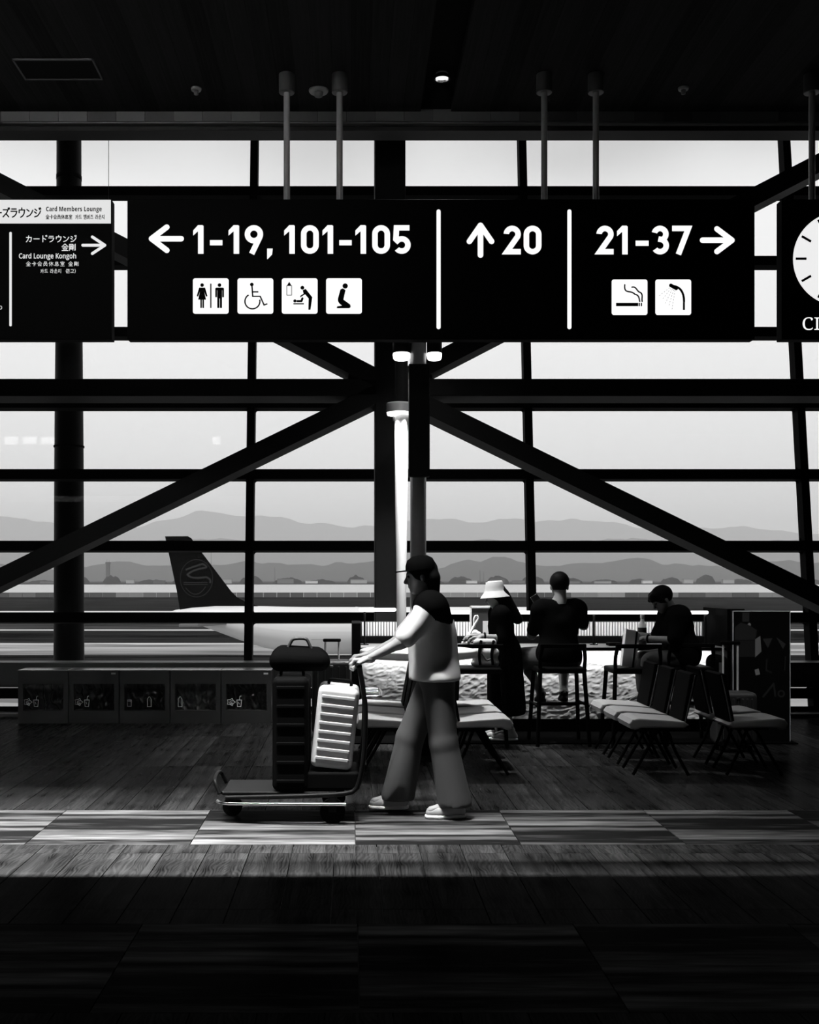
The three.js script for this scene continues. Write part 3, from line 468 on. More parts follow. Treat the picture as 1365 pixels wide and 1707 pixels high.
for (const [x0, x1, y, feet, label, power] of [[0.075, 0.43, Y(1016.5, 10.3), [0.13], 'short white tube lamp on a thin stand at the left end of the counter', 5], [0.9, 3.40, Y(1021, 10.3), [2.31, 3.37], 'long white tube lamp on thin stands along the counter', 4]]) {
  const z = -10.3, cx = (x0 + x1) / 2, g = thing('tube_lamp', label, 'lamp', [cx, 0.832, z]), h = y - 0.832, r = 0.017;
  part('tube', new THREE.CapsuleGeometry(r, x1 - x0 - 2 * r, 6, 16).rotateZ(Math.PI / 2).translate(0, h, 0), glow(1, 1.6), g);
  for (const f of feet) { part('stand', [rod([f - cx, 0, 0], [f - cx, h - r, 0], 0.009), cyl(0.04, 0.04, 0.008, f - cx, 0, 0)], M.blackMetal, g); for (const s of [-1, 1]) part('bolt', new THREE.SphereGeometry(0.006, 10, 8).translate(f - cx + s * 0.025, 0.012, 0.015), M.steel, g); }
  const a = new THREE.RectAreaLight(0xffffff, power * 5, x1 - x0, 0.034); a.position.set(0, h - r - 0.002, -0.004); a.rotation.x = -Math.PI / 2 - 0.75 + Math.PI; a.rotation.x = -Math.PI / 2 + 0.55; g.add(a); a.castShadow = true;
}

// posts with lamps behind the long sign
{
  const x = X(669, 10.15), g = thing('lamp_post', 'white post with a ring lamp shining down its length', 'lamp', [x, 0.832, -10.15]), top = Y(690, 10.15) - 0.832;
  part('shaft', lathe([[0.001, 0], [0.044, 0], [0.046, 0.6], [0.058, 1.3], [0.066, top + 0.05], [0.001, top + 0.05]], 32), mat(0.6, 0.6), g);
  part('upper_shaft', lathe([[0.001, top + 0.05], [0.06, top + 0.05], [0.06, top + 0.55], [0.001, top + 0.55]], 32), M.truss, g);
  part('lamp_hood', lathe([[0.067, 0.10], [0.118, 0.10], [0.122, 0.09], [0.122, 0.012], [0.116, 0.012], [0.112, 0.06], [0.067, 0.06]], 40, -0.02, top, 0), mat(0.5, 0.4), g);
  part('diffuser', lathe([[0.068, 0.03], [0.112, 0.03], [0.116, 0.0], [0.112, -0.012], [0.068, -0.012]], 40, -0.02, top, 0), glow(1, 2.5), g);
  for (const s of [-1, 1]) part('clip', rbox(0.012, 0.05, 0.03, s * 0.075, top - 0.045, 0), M.steel, g);
  for (const [a, n] of [[0.4, 1], [2.2, 2], [4.0, 3], [5.6, 4]]) { const s = new THREE.SpotLight(0xffffff, 4, 0, 0.5, 0.9, 2); s.position.set(0.1 * Math.sin(a), top - 0.03, 0.1 * Math.cos(a)); s.target.position.set(0.03 * Math.sin(a), 0.4, 0.03 * Math.cos(a)); s.castShadow = true; s.shadow.radius = 1; g.add(s, s.target); }
}
{
  const d = 9.72, x = X(697, d), g = thing('steel_pole', 'dark glossy pole carrying two lamps and a black speaker box', 'pole', [x, 0, -d]), H = 3.72;
  part('shaft', lathe([[0.001, 0], [0.072, 0], [0.072, H], [0.001, H]], 32), mat(0.12, 0.28, 0.3), g);
  part('foot_plate', cyl(0.15, 0.15, 0.012, 0, 0, 0, 32), M.blackMetal, g);
  part('speaker_box', rspan(-0.092, 0.092, Y(795, 9.6), Y(608, 9.6), 0.062, 0.17, 0.006), M.black, g);
  part('arm', rod([-0.24, 3.62, 0], [0.24, 3.62, 0], 0.02), M.blackMetal, g);
  for (const s of [-1, 1]) {
    const lx = s < 0 ? -0.15 : 0.145, r = s < 0 ? 0.078 : 0.068;
    part('lamp_head', lathe([[0.001, 0.16], [r * 0.9, 0.16], [r, 0.14], [r, 0.045], [0.001, 0.045]], 28, lx, 3.44, 0), M.blackMetal, g);
    part('lamp_globe', lathe([[0.001, 0.05], [r * 0.96, 0.05], [r, 0.03], [r * 0.95, 0.0], [r * 0.8, -0.015], [0.001, -0.018]], 28, lx, 3.44, 0), glow(1, 2.4), g);
    const l = new THREE.SpotLight(0xffffff, 42, 0, 0.8, 0.6, 2); l.position.set(lx, 3.415, 0); l.target.position.set(lx + s * 0.1, 0, 0.35); l.castShadow = true; l.shadow.radius = 4; g.add(l, l.target);
  }
}
{ // round white table
  const g = thing('round_table', 'high round white table in front of the bar counter', 'table', [X(697, 8.8), 0, -8.8]);
  part('tabletop', lathe([[0.001, 0.825], [0.455, 0.825], [0.47, 0.832], [0.475, 0.84], [0.475, 0.875], [0.468, 0.887], [0.45, 0.89], [0.001, 0.89]], 72), mat(0.78, 0.4), g);
  part('pedestal', [cyl(0.045, 0.045, 0.82, 0.06, 0.01, 0, 24)], M.black, g);
  part('foot_disc', lathe([[0.001, 0], [0.17, 0], [0.17, 0.012], [0.045, 0.03], [0.001, 0.03]], 40, 0.06, 0, 0), M.black, g);
}

// small things on the counter
const TOP = 0.832;
{
  const g = thing('menu_stand', 'white framed stand on the counter beside the woman in the bucket hat', 'stand', [X(799, 10.3), TOP, -10.2]);
  const W = 0.205, H = Y(1010, 10.2) - TOP;
  part('frame', [rspan(-W / 2, -W / 2 + 0.018, 0, H, -0.012, 0.012, 0.003), rspan(W / 2 - 0.018, W / 2, 0, H, -0.012, 0.012, 0.003), rspan(-W / 2, W / 2, H - 0.022, H, -0.012, 0.012, 0.003)], M.white, g);
  part('panel', span(-W / 2 + 0.018, W / 2 - 0.018, 0.0, H - 0.022, -0.004, 0.002), mat(0.04, 0.5), g);
  part('card', span(0.02, W / 2 - 0.018, 0.03, H * 0.62, 0.002, 0.006), M.white, g);
}
{
  const g = thing('ribbon_wrap', 'crumpled white wrapping with ribbon loops on the counter', 'wrapping', [X(790, 10.05), TOP, -10.03]);
  part('paper', skinOf([bone([-0.06, 0.02, 0], [0.05, 0.03, 0.02], 0.018), bone([-0.04, 0.05, 0], [0.0, 0.13, 0], 0.02, 0.03), bone([0, 0.13, 0], [0.045, 0.12, 0.02], 0.028, 0.018), bone([-0.04, 0.12, 0], [-0.05, 0.1, 0.02], 0.022)], 0.006, 0.02), M.white, g);
  part('ribbon', tube([[-0.05, 0.03, 0.02], [-0.04, 0.12, 0.02], [0.0, 0.2, 0.01], [0.035, 0.26, 0], [0.02, 0.29, 0], [0.0, 0.26, 0], [0.0, 0.18, 0]], 0.011, 30), M.white, g);
  part('ribbon', tube([[-0.03, 0.03, 0.03], [0.02, 0.065, 0.04], [0.09, 0.075, 0.03]], 0.008, 16), M.white, g);
}
single('paper_box', 'small pale paper box on the counter edge', 'box', rbox(0.11, 0.045, 0.08, X(779, 10.05), TOP + 0.0225, -10.02, 0.004), M.cream);
{
  const g = thing('menu_card', 'upright white menu card on the counter behind the walking woman', 'menu', [X(706, 10.3), TOP, -10.22]);
  part('card', rspan(-0.09, 0.09, 0, 0.31, -0.004, 0.004, 0.002), mat(0.07, 0.5), g); part('border', span(-0.09, -0.06, 0.0, 0.31, 0.004, 0.006), M.white, g);
  part('text_line', [0, 1, 2, 3, 4].map((i) => span(-0.045, 0.03 + 0.02 * (i % 3), 0.26 - i * 0.045, 0.268 - i * 0.045, 0.004, 0.006)), M.grey, g);
}
{
  const g = thing('black_bag', 'slumped black bag on the counter left of the pole', 'bag', [X(674, 10.1), TOP, -10.02]);
  part('body', skinOf([bone([-0.07, 0.04, 0], [0.05, 0.05, 0], 0.045, 0.06), bone([-0.04, 0.07, 0], [0.05, 0.13, 0], 0.035, 0.045)], 0.01, 0.05), M.cloth, g);
  part('handle', tube([[-0.05, 0.1, 0.04], [0, 0.18, 0.05], [0.07, 0.17, 0.05], [0.09, 0.09, 0.04]], 0.009, 20), mat(0.03, 0.5), g);
}
{
  const d = 10.05, g = thing('drink_bottle', 'clear plastic bottle with dark label on the counter before the seated boy', 'bottle', [X(1070.5, d), TOP, -d]);
  part('bottle_body', lathe([[0.001, 0], [0.033, 0], [0.036, 0.01], [0.036, 0.125], [0.034, 0.14], [0.016, 0.178], [0.014, 0.196], [0.001, 0.196]], 28), pmat(0.85, 0.15, 0, { transmission: 0.35, thickness: 0 }), g);
  part('label_sleeve', lathe([[0.0366, 0.012], [0.0372, 0.014], [0.0372, 0.128], [0.0366, 0.13]], 28), mat(0.008, 0.5), g);
  part('cap', lathe([[0.001, 0.192], [0.018, 0.192], [0.018, 0.214], [0.015, 0.217], [0.001, 0.217]], 24), M.white, g);
  g.scale.set(1.05, 1.36, 1.05);
}
single('phone_tray', 'flat black tray on the counter left of the drink bottle', 'tray', rspan(X(1012, 10.2), X(1034, 10.2), TOP, TOP + 0.03, -10.26, -10.12, 0.008), M.black);

// poster stand and luggage at the right end
{
  const d = 9.65, x0 = X(1221, d), x1 = X(1317, d), w = x1 - x0, h = Y(1018, d), g = thing('poster_stand', 'tall dark poster in a thin silver frame at the right end of the bar', 'poster', [(x0 + x1) / 2, 0, -d]);
  part('board', rspan(-w / 2, w / 2, 0, h, -0.05, 0, 0.003), M.black, g);
  const tex = canvasTexture(360, 830, (c) => {
    c.fillStyle = '#0c0c0c'; c.fillRect(0, 0, 360, 830); c.save(); c.scale(360 / 96, 830 / 222); c.translate(-1221, -1018);
    c.fillStyle = '#3b3b3b'; c.fillRect(1236, 1019, 12, 16); c.fillStyle = '#8f8f8f'; dot(c, 1248, 1040, 3);
    c.fillStyle = '#333'; c.beginPath(); c.moveTo(1223, 1044); c.lineTo(1234, 1036); c.lineTo(1250, 1042); c.lineTo(1262, 1050); c.lineTo(1258, 1066); c.lineTo(1223, 1066); c.fill();
    c.fillStyle = '#2a2a2a'; c.fillRect(1224, 1067, 34, 28); c.fillStyle = '#858585'; c.beginPath(); c.moveTo(1258, 1065); c.lineTo(1267, 1059); c.lineTo(1269, 1086); c.lineTo(1258, 1096); c.fill();
    c.fillStyle = '#3d3d3d'; c.beginPath(); c.moveTo(1294, 1061); c.lineTo(1311, 1073); c.lineTo(1306, 1082); c.fill(); c.beginPath(); c.moveTo(1271, 1064); c.lineTo(1288, 1063); c.lineTo(1280, 1080); c.fill();
    c.strokeStyle = '#050505'; poly(c, [[1300, 1033], [1268, 1036], [1262, 1052]], 3); c.strokeStyle = '#2c2c2c'; poly(c, [[1278, 1100], [1277, 1118], [1286, 1122]], 3); poly(c, [[1310, 1095], [1309, 1118]], 2);
    c.fillStyle = '#9a9a9a'; c.beginPath(); c.moveTo(1257, 1117); c.lineTo(1264, 1115); c.lineTo(1267, 1125); c.lineTo(1259, 1127); c.fill();
    c.strokeStyle = '#333'; poly(c, [[1272, 1163], [1290, 1141], [1293, 1162]], 3.5); c.beginPath(); c.arc(1303, 1158, 5, 0, 7); c.lineWidth = 3; c.stroke(); c.restore();
  });
  part('print', new THREE.PlaneGeometry(w - 0.016, h - 0.02).translate(0, h / 2, 0.002), new THREE.MeshPhysicalMaterial({ map: tex, roughness: 0.35, clearcoat: 0.3 }), g);
  part('frame_edge', [span(-w / 2, w / 2, h - 0.008, h, -0.005, 0.006), span(-w / 2, -w / 2 + 0.006, 0, h, -0.005, 0.006), span(w / 2 - 0.006, w / 2, 0, h, -0.005, 0.006)], mat(0.7, 0.4), g);
}
function suitcase(name, label, [x, d], W, H, D, handleTop, bodyMat, barMat, ribs, turn = 0, group) {
  const g = thing(name, label, 'suitcase', [x, 0, -d], turn, group);
  part('shell', rbox(W, H - 0.06, D, 0, 0.06 + (H - 0.06) / 2, 0, 0.04, 4), bodyMat, g);
  for (let i = 0; i < ribs; i++) part('rib', rbox(0.018, H - 0.16, 0.012, -W / 2 + 0.05 + i * (W - 0.1) / (ribs - 1), 0.06 + (H - 0.06) / 2, D / 2 + 0.002, 0.005), bodyMat, g);
  for (const sx of [-1, 1]) for (const sz of [-1, 1]) part('wheel', new THREE.CylinderGeometry(0.027, 0.027, 0.022, 16).rotateZ(Math.PI / 2).translate(sx * (W / 2 - 0.05), 0.027, sz * (D / 2 - 0.05)), M.black, g);
  for (const s of [-1, 1]) part('handle_bar', rod([s * 0.062, H - 0.02, -D / 2 + 0.05], [s * 0.062, handleTop - 0.015, -D / 2 + 0.05], 0.0085), barMat, g);
  part('grip', rbox(0.165, 0.03, 0.03, 0, handleTop, -D / 2 + 0.05, 0.01), M.black, g);
  part('lock', rbox(0.03, 0.02, 0.012, 0, H - 0.05, D / 2 + 0.006, 0.004), M.steel, g);
  return g;
}
suitcase('suitcase', 'grey ribbed suitcase with raised silver handle in front of the poster', [X(1222, 9.2), 9.2], 0.335, 0.505, 0.24, 0.912, mat(0.045, 0.4), mat(0.75, 0.4), 7);
suitcase('suitcase', 'dark suitcase with raised handle at the left end of the bar', [X(553, 9.9), 9.9], 0.36, 0.72, 0.24, 0.895, mat(0.012, 0.4), mat(0.7, 0.35, 0.3), 5);
{
  const g = thing('backpack', 'rounded dark backpack standing between the boy and the grey suitcase', 'bag', [X(1195, 9.72), 0, -9.72]);
  part('body', rbox(0.14, 0.66, 0.3, 0, 0.45, 0, 0.065, 4), M.cloth, g); part('foot_frame', [rbox(0.12, 0.12, 0.26, 0, 0.06, 0, 0.02)], M.black, g); part('strap', tube([[-0.02, 0.72, 0.15], [-0.03, 0.5, 0.18], [-0.02, 0.25, 0.15]], 0.014, 20), M.darkGrey, g);
}

// ───────────────────────── bar stools ─────────────────────────
function stool(x, d, label) {
  const g = thing('bar_stool', label, 'stool', [x, 0, -d], 0, 'bar stools at the counter'), s = 0.19, f = 0.225;
  part('seat', rbox(0.42, 0.05, 0.38, 0, 0.665, 0, 0.018, 3), M.black, g);
  for (const sx of [-1, 1]) {
    part('leg', rod([sx * f, 0.012, 0.23], [sx * s, 0.66, 0.165], 0.017, 0.019), M.black, g);
    part('leg', rod([sx * f, 0.012, -0.23], [sx * s, 0.66, -0.165], 0.017, 0.019), M.black, g);
    part('back_post', tube([[sx * s, 0.66, 0.165], [sx * (s + 0.004), 0.78, 0.185], [sx * (s - 0.012), 0.885, 0.21]], 0.0165, 10), M.black, g);
    part('stretcher', rod([sx * 0.222, 0.36, 0.195], [sx * 0.222, 0.36, -0.195], 0.011), M.black, g);
  }
  part('back_rail', rbox(0.4, 0.036, 0.022, 0, 0.882, 0.21, 0.01), M.black, g);
  part('foot_bar', rod([-0.226, 0.33, -0.2], [0.226, 0.33, -0.2], 0.012), M.black, g); part('foot_bar', rod([-0.222, 0.385, 0.195], [0.222, 0.385, 0.195], 0.011), M.black, g);
  return g;
}
stool(X(796, 9.5), 9.5, 'black bar stool with the pale tote bag on its seat');
stool(X(931, 9.55), 9.55, 'black bar stool under the man seen from behind');
stool(X(1054, 9.5), 9.5, 'black bar stool carrying the tall white paper bag');
stool(X(1141, 9.62), 9.62, 'black bar stool under the seated boy');
{
  const d = 9.5, g = thing('tote_bag', 'pale fabric tote bag with dark straps on the left bar stool', 'bag', [X(807, d), 0.691, -d]);
  part('body', skinOf([bone([-0.085, 0.035, 0.03], [0.09, 0.035, 0.03], 0.035, 0.038), bone([-0.075, 0.12, 0.02], [0.085, 0.12, 0.02], 0.045), bone([-0.06, 0.21, 0], [0.075, 0.21, 0], 0.035)], 0.009, 0.04), mat(0.55, 0.8), g);
  for (const x of [-0.045, 0.065]) part('strap', tube([[x, 0.02, 0.085], [x - 0.01, 0.12, 0.08], [x + 0.015, 0.23, 0.03], [x + 0.01, 0.12, -0.05]], 0.012, 20), M.cloth, g);
  part('pocket_flap', tube([[-0.03, 0.12, 0.072], [0.01, 0.06, 0.083], [0.045, 0.07, 0.084]], 0.008, 14), mat(0.05, 0.7), g);
}
{
  const d = 9.42, g = thing('paper_bag', 'tall white paper bag with dark side stripe standing on a bar stool', 'bag', [X(1046, d), 0.691, -d - 0.03]);
  g.rotation.z = -0.12;
  const q = g, H = 0.33; part('front', rspan(-0.055, 0.035, 0.006, H, -0.04, 0.04, 0.004), M.white, q); part('stripe', rspan(0.035, 0.052, 0.006, H - 0.01, -0.04, 0.038, 0.003), M.black, q); part('gusset', rspan(0.052, 0.07, 0.008, H - 0.02, -0.04, 0.036, 0.003), M.white, q);
}

// ───────────────────────── rows of lounge chairs ─────────────────────────
function loungeChair(label, x, d, face, padMat, group) {   // face -1: opens to the left, +1: to the right
  const g = thing('lounge_chair', label, 'chair', [x, 0, -d], face > 0 ? Math.PI : 0, group), w = 0.37;   // built facing -x
  const prof = [[-0.215, 0.368], [-0.222, 0.392], [-0.205, 0.415], [-0.16, 0.422], [0.05, 0.408], [0.17, 0.398], [0.19, 0.385], [0.17, 0.372], [0.0, 0.375], [-0.15, 0.375], [-0.19, 0.36]];
  part('seat_pad', extrude(prof, w - 0.03, 0.012).translate(0, 0, -(w - 0.03) / 2), padMat, g);
  const back = extrude([[0.165, 0.42], [0.185, 0.415], [0.262, 0.75], [0.245, 0.757], [0.225, 0.75]], w - 0.05, 0.008).translate(0, 0, -(w - 0.05) / 2);
  part('backrest', back, M.black, g);
  for (const s of [-1, 1]) {
    part('back_edge', rod([0.18, 0.41, s * w * 0.47], [0.253, 0.752, s * w * 0.47], 0.007), mat(0.3, 0.25, 0.8), g);
    part('leg', tube([[0.17, 0.36, s * 0.14], [0.0, 0.35, s * 0.14], [-0.08, 0.22, s * 0.14], [-0.19, 0.03, s * 0.15], [-0.2, 0.013, s * 0.15]], 0.012, 24), M.black, g);
    part('leg', tube([[-0.1, 0.355, s * 0.14], [0.05, 0.345, s * 0.14], [0.11, 0.2, s * 0.14], [0.2, 0.03, s * 0.15], [0.21, 0.013, s * 0.15]], 0.012, 24), M.black, g);
  }
  part('under_frame', [rod([0.0, 0.35, -0.18], [0.0, 0.35, 0.18], 0.012), rod([0.12, 0.35, -0.18], [0.12, 0.35, 0.18], 0.012)], M.black, g);
  return g;
}
const pad = mat(0.4, 0.7), rowWords = ['nearest', 'middle', 'farthest'];
for (const [x, face, words] of [[0.27, -1, 'row facing left behind the luggage trolley'], [0.96, 1, 'row facing right beside the walking woman'], [2.28, -1, 'row facing left in front of the seated boy'], [2.98, 1, 'row facing right in front of the grey suitcase']])
  [8.14, 8.61, 9.08].forEach((d, i) => { if (i === 2 && x === 2.98) return; loungeChair(`${rowWords[i]} pale padded lounge chair of the ${words}`, x, d, face, pad, 'lounge chairs in back to back rows'); });

// ───────────────────────── people ─────────────────────────
const add = (a, b, k = 1) => [a[0] + b[0] * k, a[1] + b[1] * k, a[2] + b[2] * k], sub = (a, b) => [a[0] - b[0], a[1] - b[1], a[2] - b[2]], mix = (a, b, t) => [lerp(a[0], b[0], t), lerp(a[1], b[1], t), lerp(a[2], b[2], t)];
const unit = (a) => { const l = Math.hypot(...a) || 1; return a.map((v) => v / l); }, cross = (a, b) => [a[1] * b[2] - a[2] * b[1], a[2] * b[0] - a[0] * b[2], a[0] * b[1] - a[1] * b[0]];
// head in its own space: face towards +z, chin at about -0.115, crown at about 0.115
const headField = (x, y, z) => {
  const ax = Math.abs(x);
  let d = smin(ell(x, y, z, 0, 0.032, -0.012, 0.074, 0.086, 0.094), ell(x, y, z, 0, -0.04, 0.022, 0.056, 0.07, 0.066), 0.03);
  d = smin(d, ell(x, y, z, 0, -0.092, 0.052, 0.026, 0.02, 0.024), 0.025);                                // chin
  d = smin(d, dBone([0, 0.012, 0.083, 0, -0.028, 0.104, 0.008, 0.0125], x, y, z), 0.014);               // nose
  d = smin(d, dBone([-0.03, 0.026, 0.078, 0.03, 0.026, 0.078, 0.009, 0.009], x, y, z), 0.02);           // brow
  d = smin(d, dBone([-0.016, -0.06, 0.08, 0.016, -0.06, 0.08, 0.0075, 0.0075], x, y, z), 0.012);        // lips
  d = Math.max(d, -(Math.hypot(ax - 0.031, (y - 0.006) * 1.3, z - 0.092) - 0.013));                      // eye sockets
  d = smin(d, ell(ax, y, z, 0.076, -0.008, -0.01, 0.009, 0.03, 0.018), 0.008);                           // ears
  d = smin(d, dBone([0, -0.06, -0.03, 0, -0.16, -0.045, 0.05, 0.052], x, y, z), 0.03);                   // neck
  return d;
};
const headGeo = nets(headField, [-0.1, -0.17, -0.12], [0.1, 0.13, 0.13], 0.0048);
function headMatrix(c, yaw, pitch, roll = 0, s = 1) { return new THREE.Matrix4().compose(V(...c), new THREE.Quaternion().setFromEuler(new THREE.Euler(pitch, yaw, roll, 'YXZ')), V(s, s, s)); }
// five fingers: wrist point, hand direction, palm normal, side on which the thumb sits (+1: along cross(dir, normal))
function handBones(w, dir, nrm, side, curl, spread = 1) {
  const D = unit(dir), S0 = unit(cross(D, nrm)), N = unit(cross(S0, D)), S = S0.map((v) => v * side), P = (a, b, c) => [0, 1, 2].map((k) => w[k] + D[k] * a + S[k] * b + N[k] * c), out = [];
  out.push(bone(P(-0.02, 0, 0), P(0.02, 0, 0), 0.025, 0.022));
  for (const [b, l] of [[0.026, 0.078], [0.009, 0.084], [-0.009, 0.08], [-0.026, 0.072]]) out.push(bone(P(0.015, b * 0.55, 0), P(l, b * spread, 0), 0.014, 0.0115));
  for (const [b, l, len] of [[0.026, 0.078, 0.07], [0.009, 0.084, 0.078], [-0.009, 0.08, 0.072], [-0.026, 0.072, 0.056]]) {
    let p = P(l, b * spread, 0), a = curl * 0.6;
    for (const [f, r] of [[0.45, 0.0095], [0.3, 0.0085], [0.25, 0.0078]]) { const q = [0, 1, 2].map((k) => p[k] + (D[k] * Math.cos(a) + N[k] * Math.sin(a)) * len * f + S[k] * b * 0.12 * spread); out.push(bone(p, q, r, r - 0.0008)); p = q; a += curl * 0.75; }
  }
  const t0 = P(0.022, 0.024, 0.006), t1 = P(0.055, 0.046, 0.018), t2 = P(0.078, 0.048 - 0.012 * curl, 0.026 + 0.01 * curl), t3 = P(0.098, 0.042 - 0.018 * curl, 0.03 + 0.015 * curl);
  out.push(bone(t0, t1, 0.014, 0.0115), bone(t1, t2, 0.0105, 0.0095), bone(t2, t3, 0.0095, 0.0078)); return out;
}
/* J: pelvis, chest, neck (base), sh[2], el[2], wr[2], hip[2], kn[2], an[2], toe[2] in metres relative to the base */
function person(o) {
  const J = o.J, k = o.scale || 1, g = thing('person', o.label, 'person', o.base), HM = headMatrix(o.head, o.yaw, o.pitch, o.roll || 0, o.headScale || 1);
  const R = (v) => v * k, waist = mix(J.pelvis, J.chest, 0.45);
  const torso = [bone(J.hip[0], J.hip[1], R(0.098)), bone(J.pelvis, waist, R(0.115), R(0.102)), bone(waist, J.chest, R(0.1), R(0.115)), bone(mix(J.sh[0], J.chest, 0.45), mix(J.hip[0], waist, 0.5), R(0.092), R(0.085)), bone(mix(J.sh[1], J.chest, 0.45), mix(J.hip[1], waist, 0.5), R(0.092), R(0.085)), bone(mix(J.sh[0], J.neck, 0.25), mix(J.sh[1], J.neck, 0.25), R(0.064))];
  const neckTop = [0, 1, 2].map((q) => V(0, -0.08, -0.035).applyMatrix4(HM).toArray()[q]);
  const neck = [bone(J.neck, neckTop, R(0.056), R(0.05))];
  const arm = (i, t = 2) => [bone(mix(J.sh[i], J.neck, 0.1), J.sh[i], R(0.058), R(0.054)), bone(J.sh[i], J.el[i], R(0.05), R(0.038)), ...(t > 1 ? [bone(J.el[i], J.wr[i], R(0.038), R(0.026))] : [])];
  const leg = (i) => [bone(J.hip[i], J.kn[i], R(0.085), R(0.056)), bone(J.kn[i], mix(J.kn[i], J.an[i], 0.35), R(0.054), R(0.052)), bone(mix(J.kn[i], J.an[i], 0.35), J.an[i], R(0.052), R(0.034)), bone(J.an[i], J.toe[i], R(0.036), R(0.028))];
  const all = [...torso, ...neck, ...arm(0), ...arm(1), ...leg(0), ...leg(1)];
  const geos = [skinOf(all, 0.014, 0.035), headGeo.clone().applyMatrix4(HM)];
  for (const i of [0, 1]) { const hb = handBones(J.wr[i], o.hand[i].dir, o.hand[i].n, o.hand[i].side, o.hand[i].curl, o.hand[i].spread || 1); geos.push(skinOf(hb, 0.0042, 0.008)); }
  part('body', geos, o.skin || M.skin, g, 'bare skin of face, neck, arms and hands');
  const eyes = [-1, 1].map((s) => new THREE.SphereGeometry(0.0105, 12, 10).translate(s * 0.031, 0.006, 0.0815).applyMatrix4(HM)); part('eyes', eyes, mat(0.05, 0.2), g);
  // upper garment
  if (o.shirt) {
    const s = o.shirt, parts = [...torso.map((b) => [...b])], f = (i) => { const a = [bone(mix(J.sh[i], J.neck, 0.12), J.sh[i], R(0.06), R(0.058)), bone(J.sh[i], mix(J.sh[i], J.el[i], Math.min(1, s.sleeve)), R(0.055), R(lerp(0.055, 0.046, s.sleeve)))]; if (s.sleeve > 1) a.push(bone(J.el[i], mix(J.el[i], J.wr[i], s.sleeve - 1), R(0.048), R(0.04))); return a; };
    const bones = [...parts, ...f(0), ...f(1), ...(s.extra || [])];
    part(s.name || 'shirt', skinOf(bones, 0.013, s.blend || 0.05, s.grow || 0.014, s.cut), s.mat, g);
  }
  if (o.vest) part(o.vest.name || 'vest', skinOf([...torso, ...(o.vest.extra || [])], 0.012, 0.05, o.vest.grow, o.vest.cut), o.vest.mat, g);
  if (o.trousers) {
    const t = o.trousers, bones = [bone(J.hip[0], J.hip[1], R(0.1)), bone(J.pelvis, mix(J.pelvis, waist, 0.8), R(0.112), R(0.104))];
    for (const i of [0, 1]) { bones.push(bone(J.hip[i], J.kn[i], R(t.r[0]), R(t.r[1]))); if (t.len > 1) bones.push(bone(J.kn[i], mix(J.kn[i], J.an[i], t.len - 1), R(t.r[1]), R(t.r[2]))); else bones[bones.length - 1] = bone(J.hip[i], mix(J.hip[i], J.kn[i], t.len), R(t.r[0]), R(t.r[1])); }
    part(t.name || 'trousers', skinOf([...bones, ...(t.extra || [])], 0.013, 0.022, 0.012, t.cut), t.mat, g);
  }
  if (o.skirt) part('skirt', skinOf(o.skirt.bones, 0.014, 0.06, 0.01, o.skirt.cut), o.skirt.mat, g);
  for (const i of [0, 1]) {
    const a = J.an[i], t = J.toe[i], dr = unit([t[0] - a[0], 0, t[2] - a[2]]);
    const g0 = t[1] - 0.045, heel = [a[0] - dr[0] * 0.03, g0 + 0.04, a[2] - dr[2] * 0.03], tip = [t[0], g0 + 0.032, t[2]], ball = mix(heel, tip, 0.68);
    const sh = part('shoe', skinOf([bone(heel, ball, 0.033, 0.036), bone(ball, tip, 0.036, 0.026), bone(a, mix(heel, tip, 0.45), 0.04, 0.03)], 0.007, 0.02, 0.003, (x, yy) => g0 + 0.018 - yy), o.shoe, g);
    part('sole', skinOf([bone([heel[0], g0 + 0.01, heel[2]], [ball[0], g0 + 0.01, ball[2]], 0.036, 0.042), bone([ball[0], g0 + 0.01, ball[2]], [tip[0], g0 + 0.01, tip[2]], 0.042, 0.034)], 0.006, 0.02, 0.002, (x, yy) => Math.abs(yy - g0 - 0.012) - 0.011), o.sole || M.white, sh);
  }
  // hair: a shell over the skull plus locks, in head space
  if (o.hair) {
    const hf = (x, y, z) => { let d = Math.max(ell(x, y, z, 0, 0.036, -0.018, 0.086, 0.096, 0.105), -(ell(x, y, z, 0, o.hair.fringe ?? -0.03, 0.085, 0.075, 0.08, 0.075))); d = Math.max(d, -(y + (o.hair.nape ?? 0.075) + Math.max(0, z) * 1.5)); for (const B of o.hair.locks || []) d = smin(d, dBone(B, x, y, z), 0.03); return d; };
    const L = o.hair.low ?? -0.14; part('hair', nets(hf, [-0.14, L, -0.2], [0.14, 0.16, 0.13], 0.0055).applyMatrix4(HM), o.hair.mat || M.hair, g);
  }
  if (o.hat) { const h = part('hat', lathe(o.hat.profile, 48).applyMatrix4(new THREE.Matrix4().makeRotationX(o.hat.tilt || 0)).translate(0, o.hat.y, o.hat.z || -0.01).applyMatrix4(HM), o.hat.mat, g); if (o.hat.brim) part('visor', o.hat.brim.applyMatrix4(HM), o.hat.mat, h); }
  return g;
}
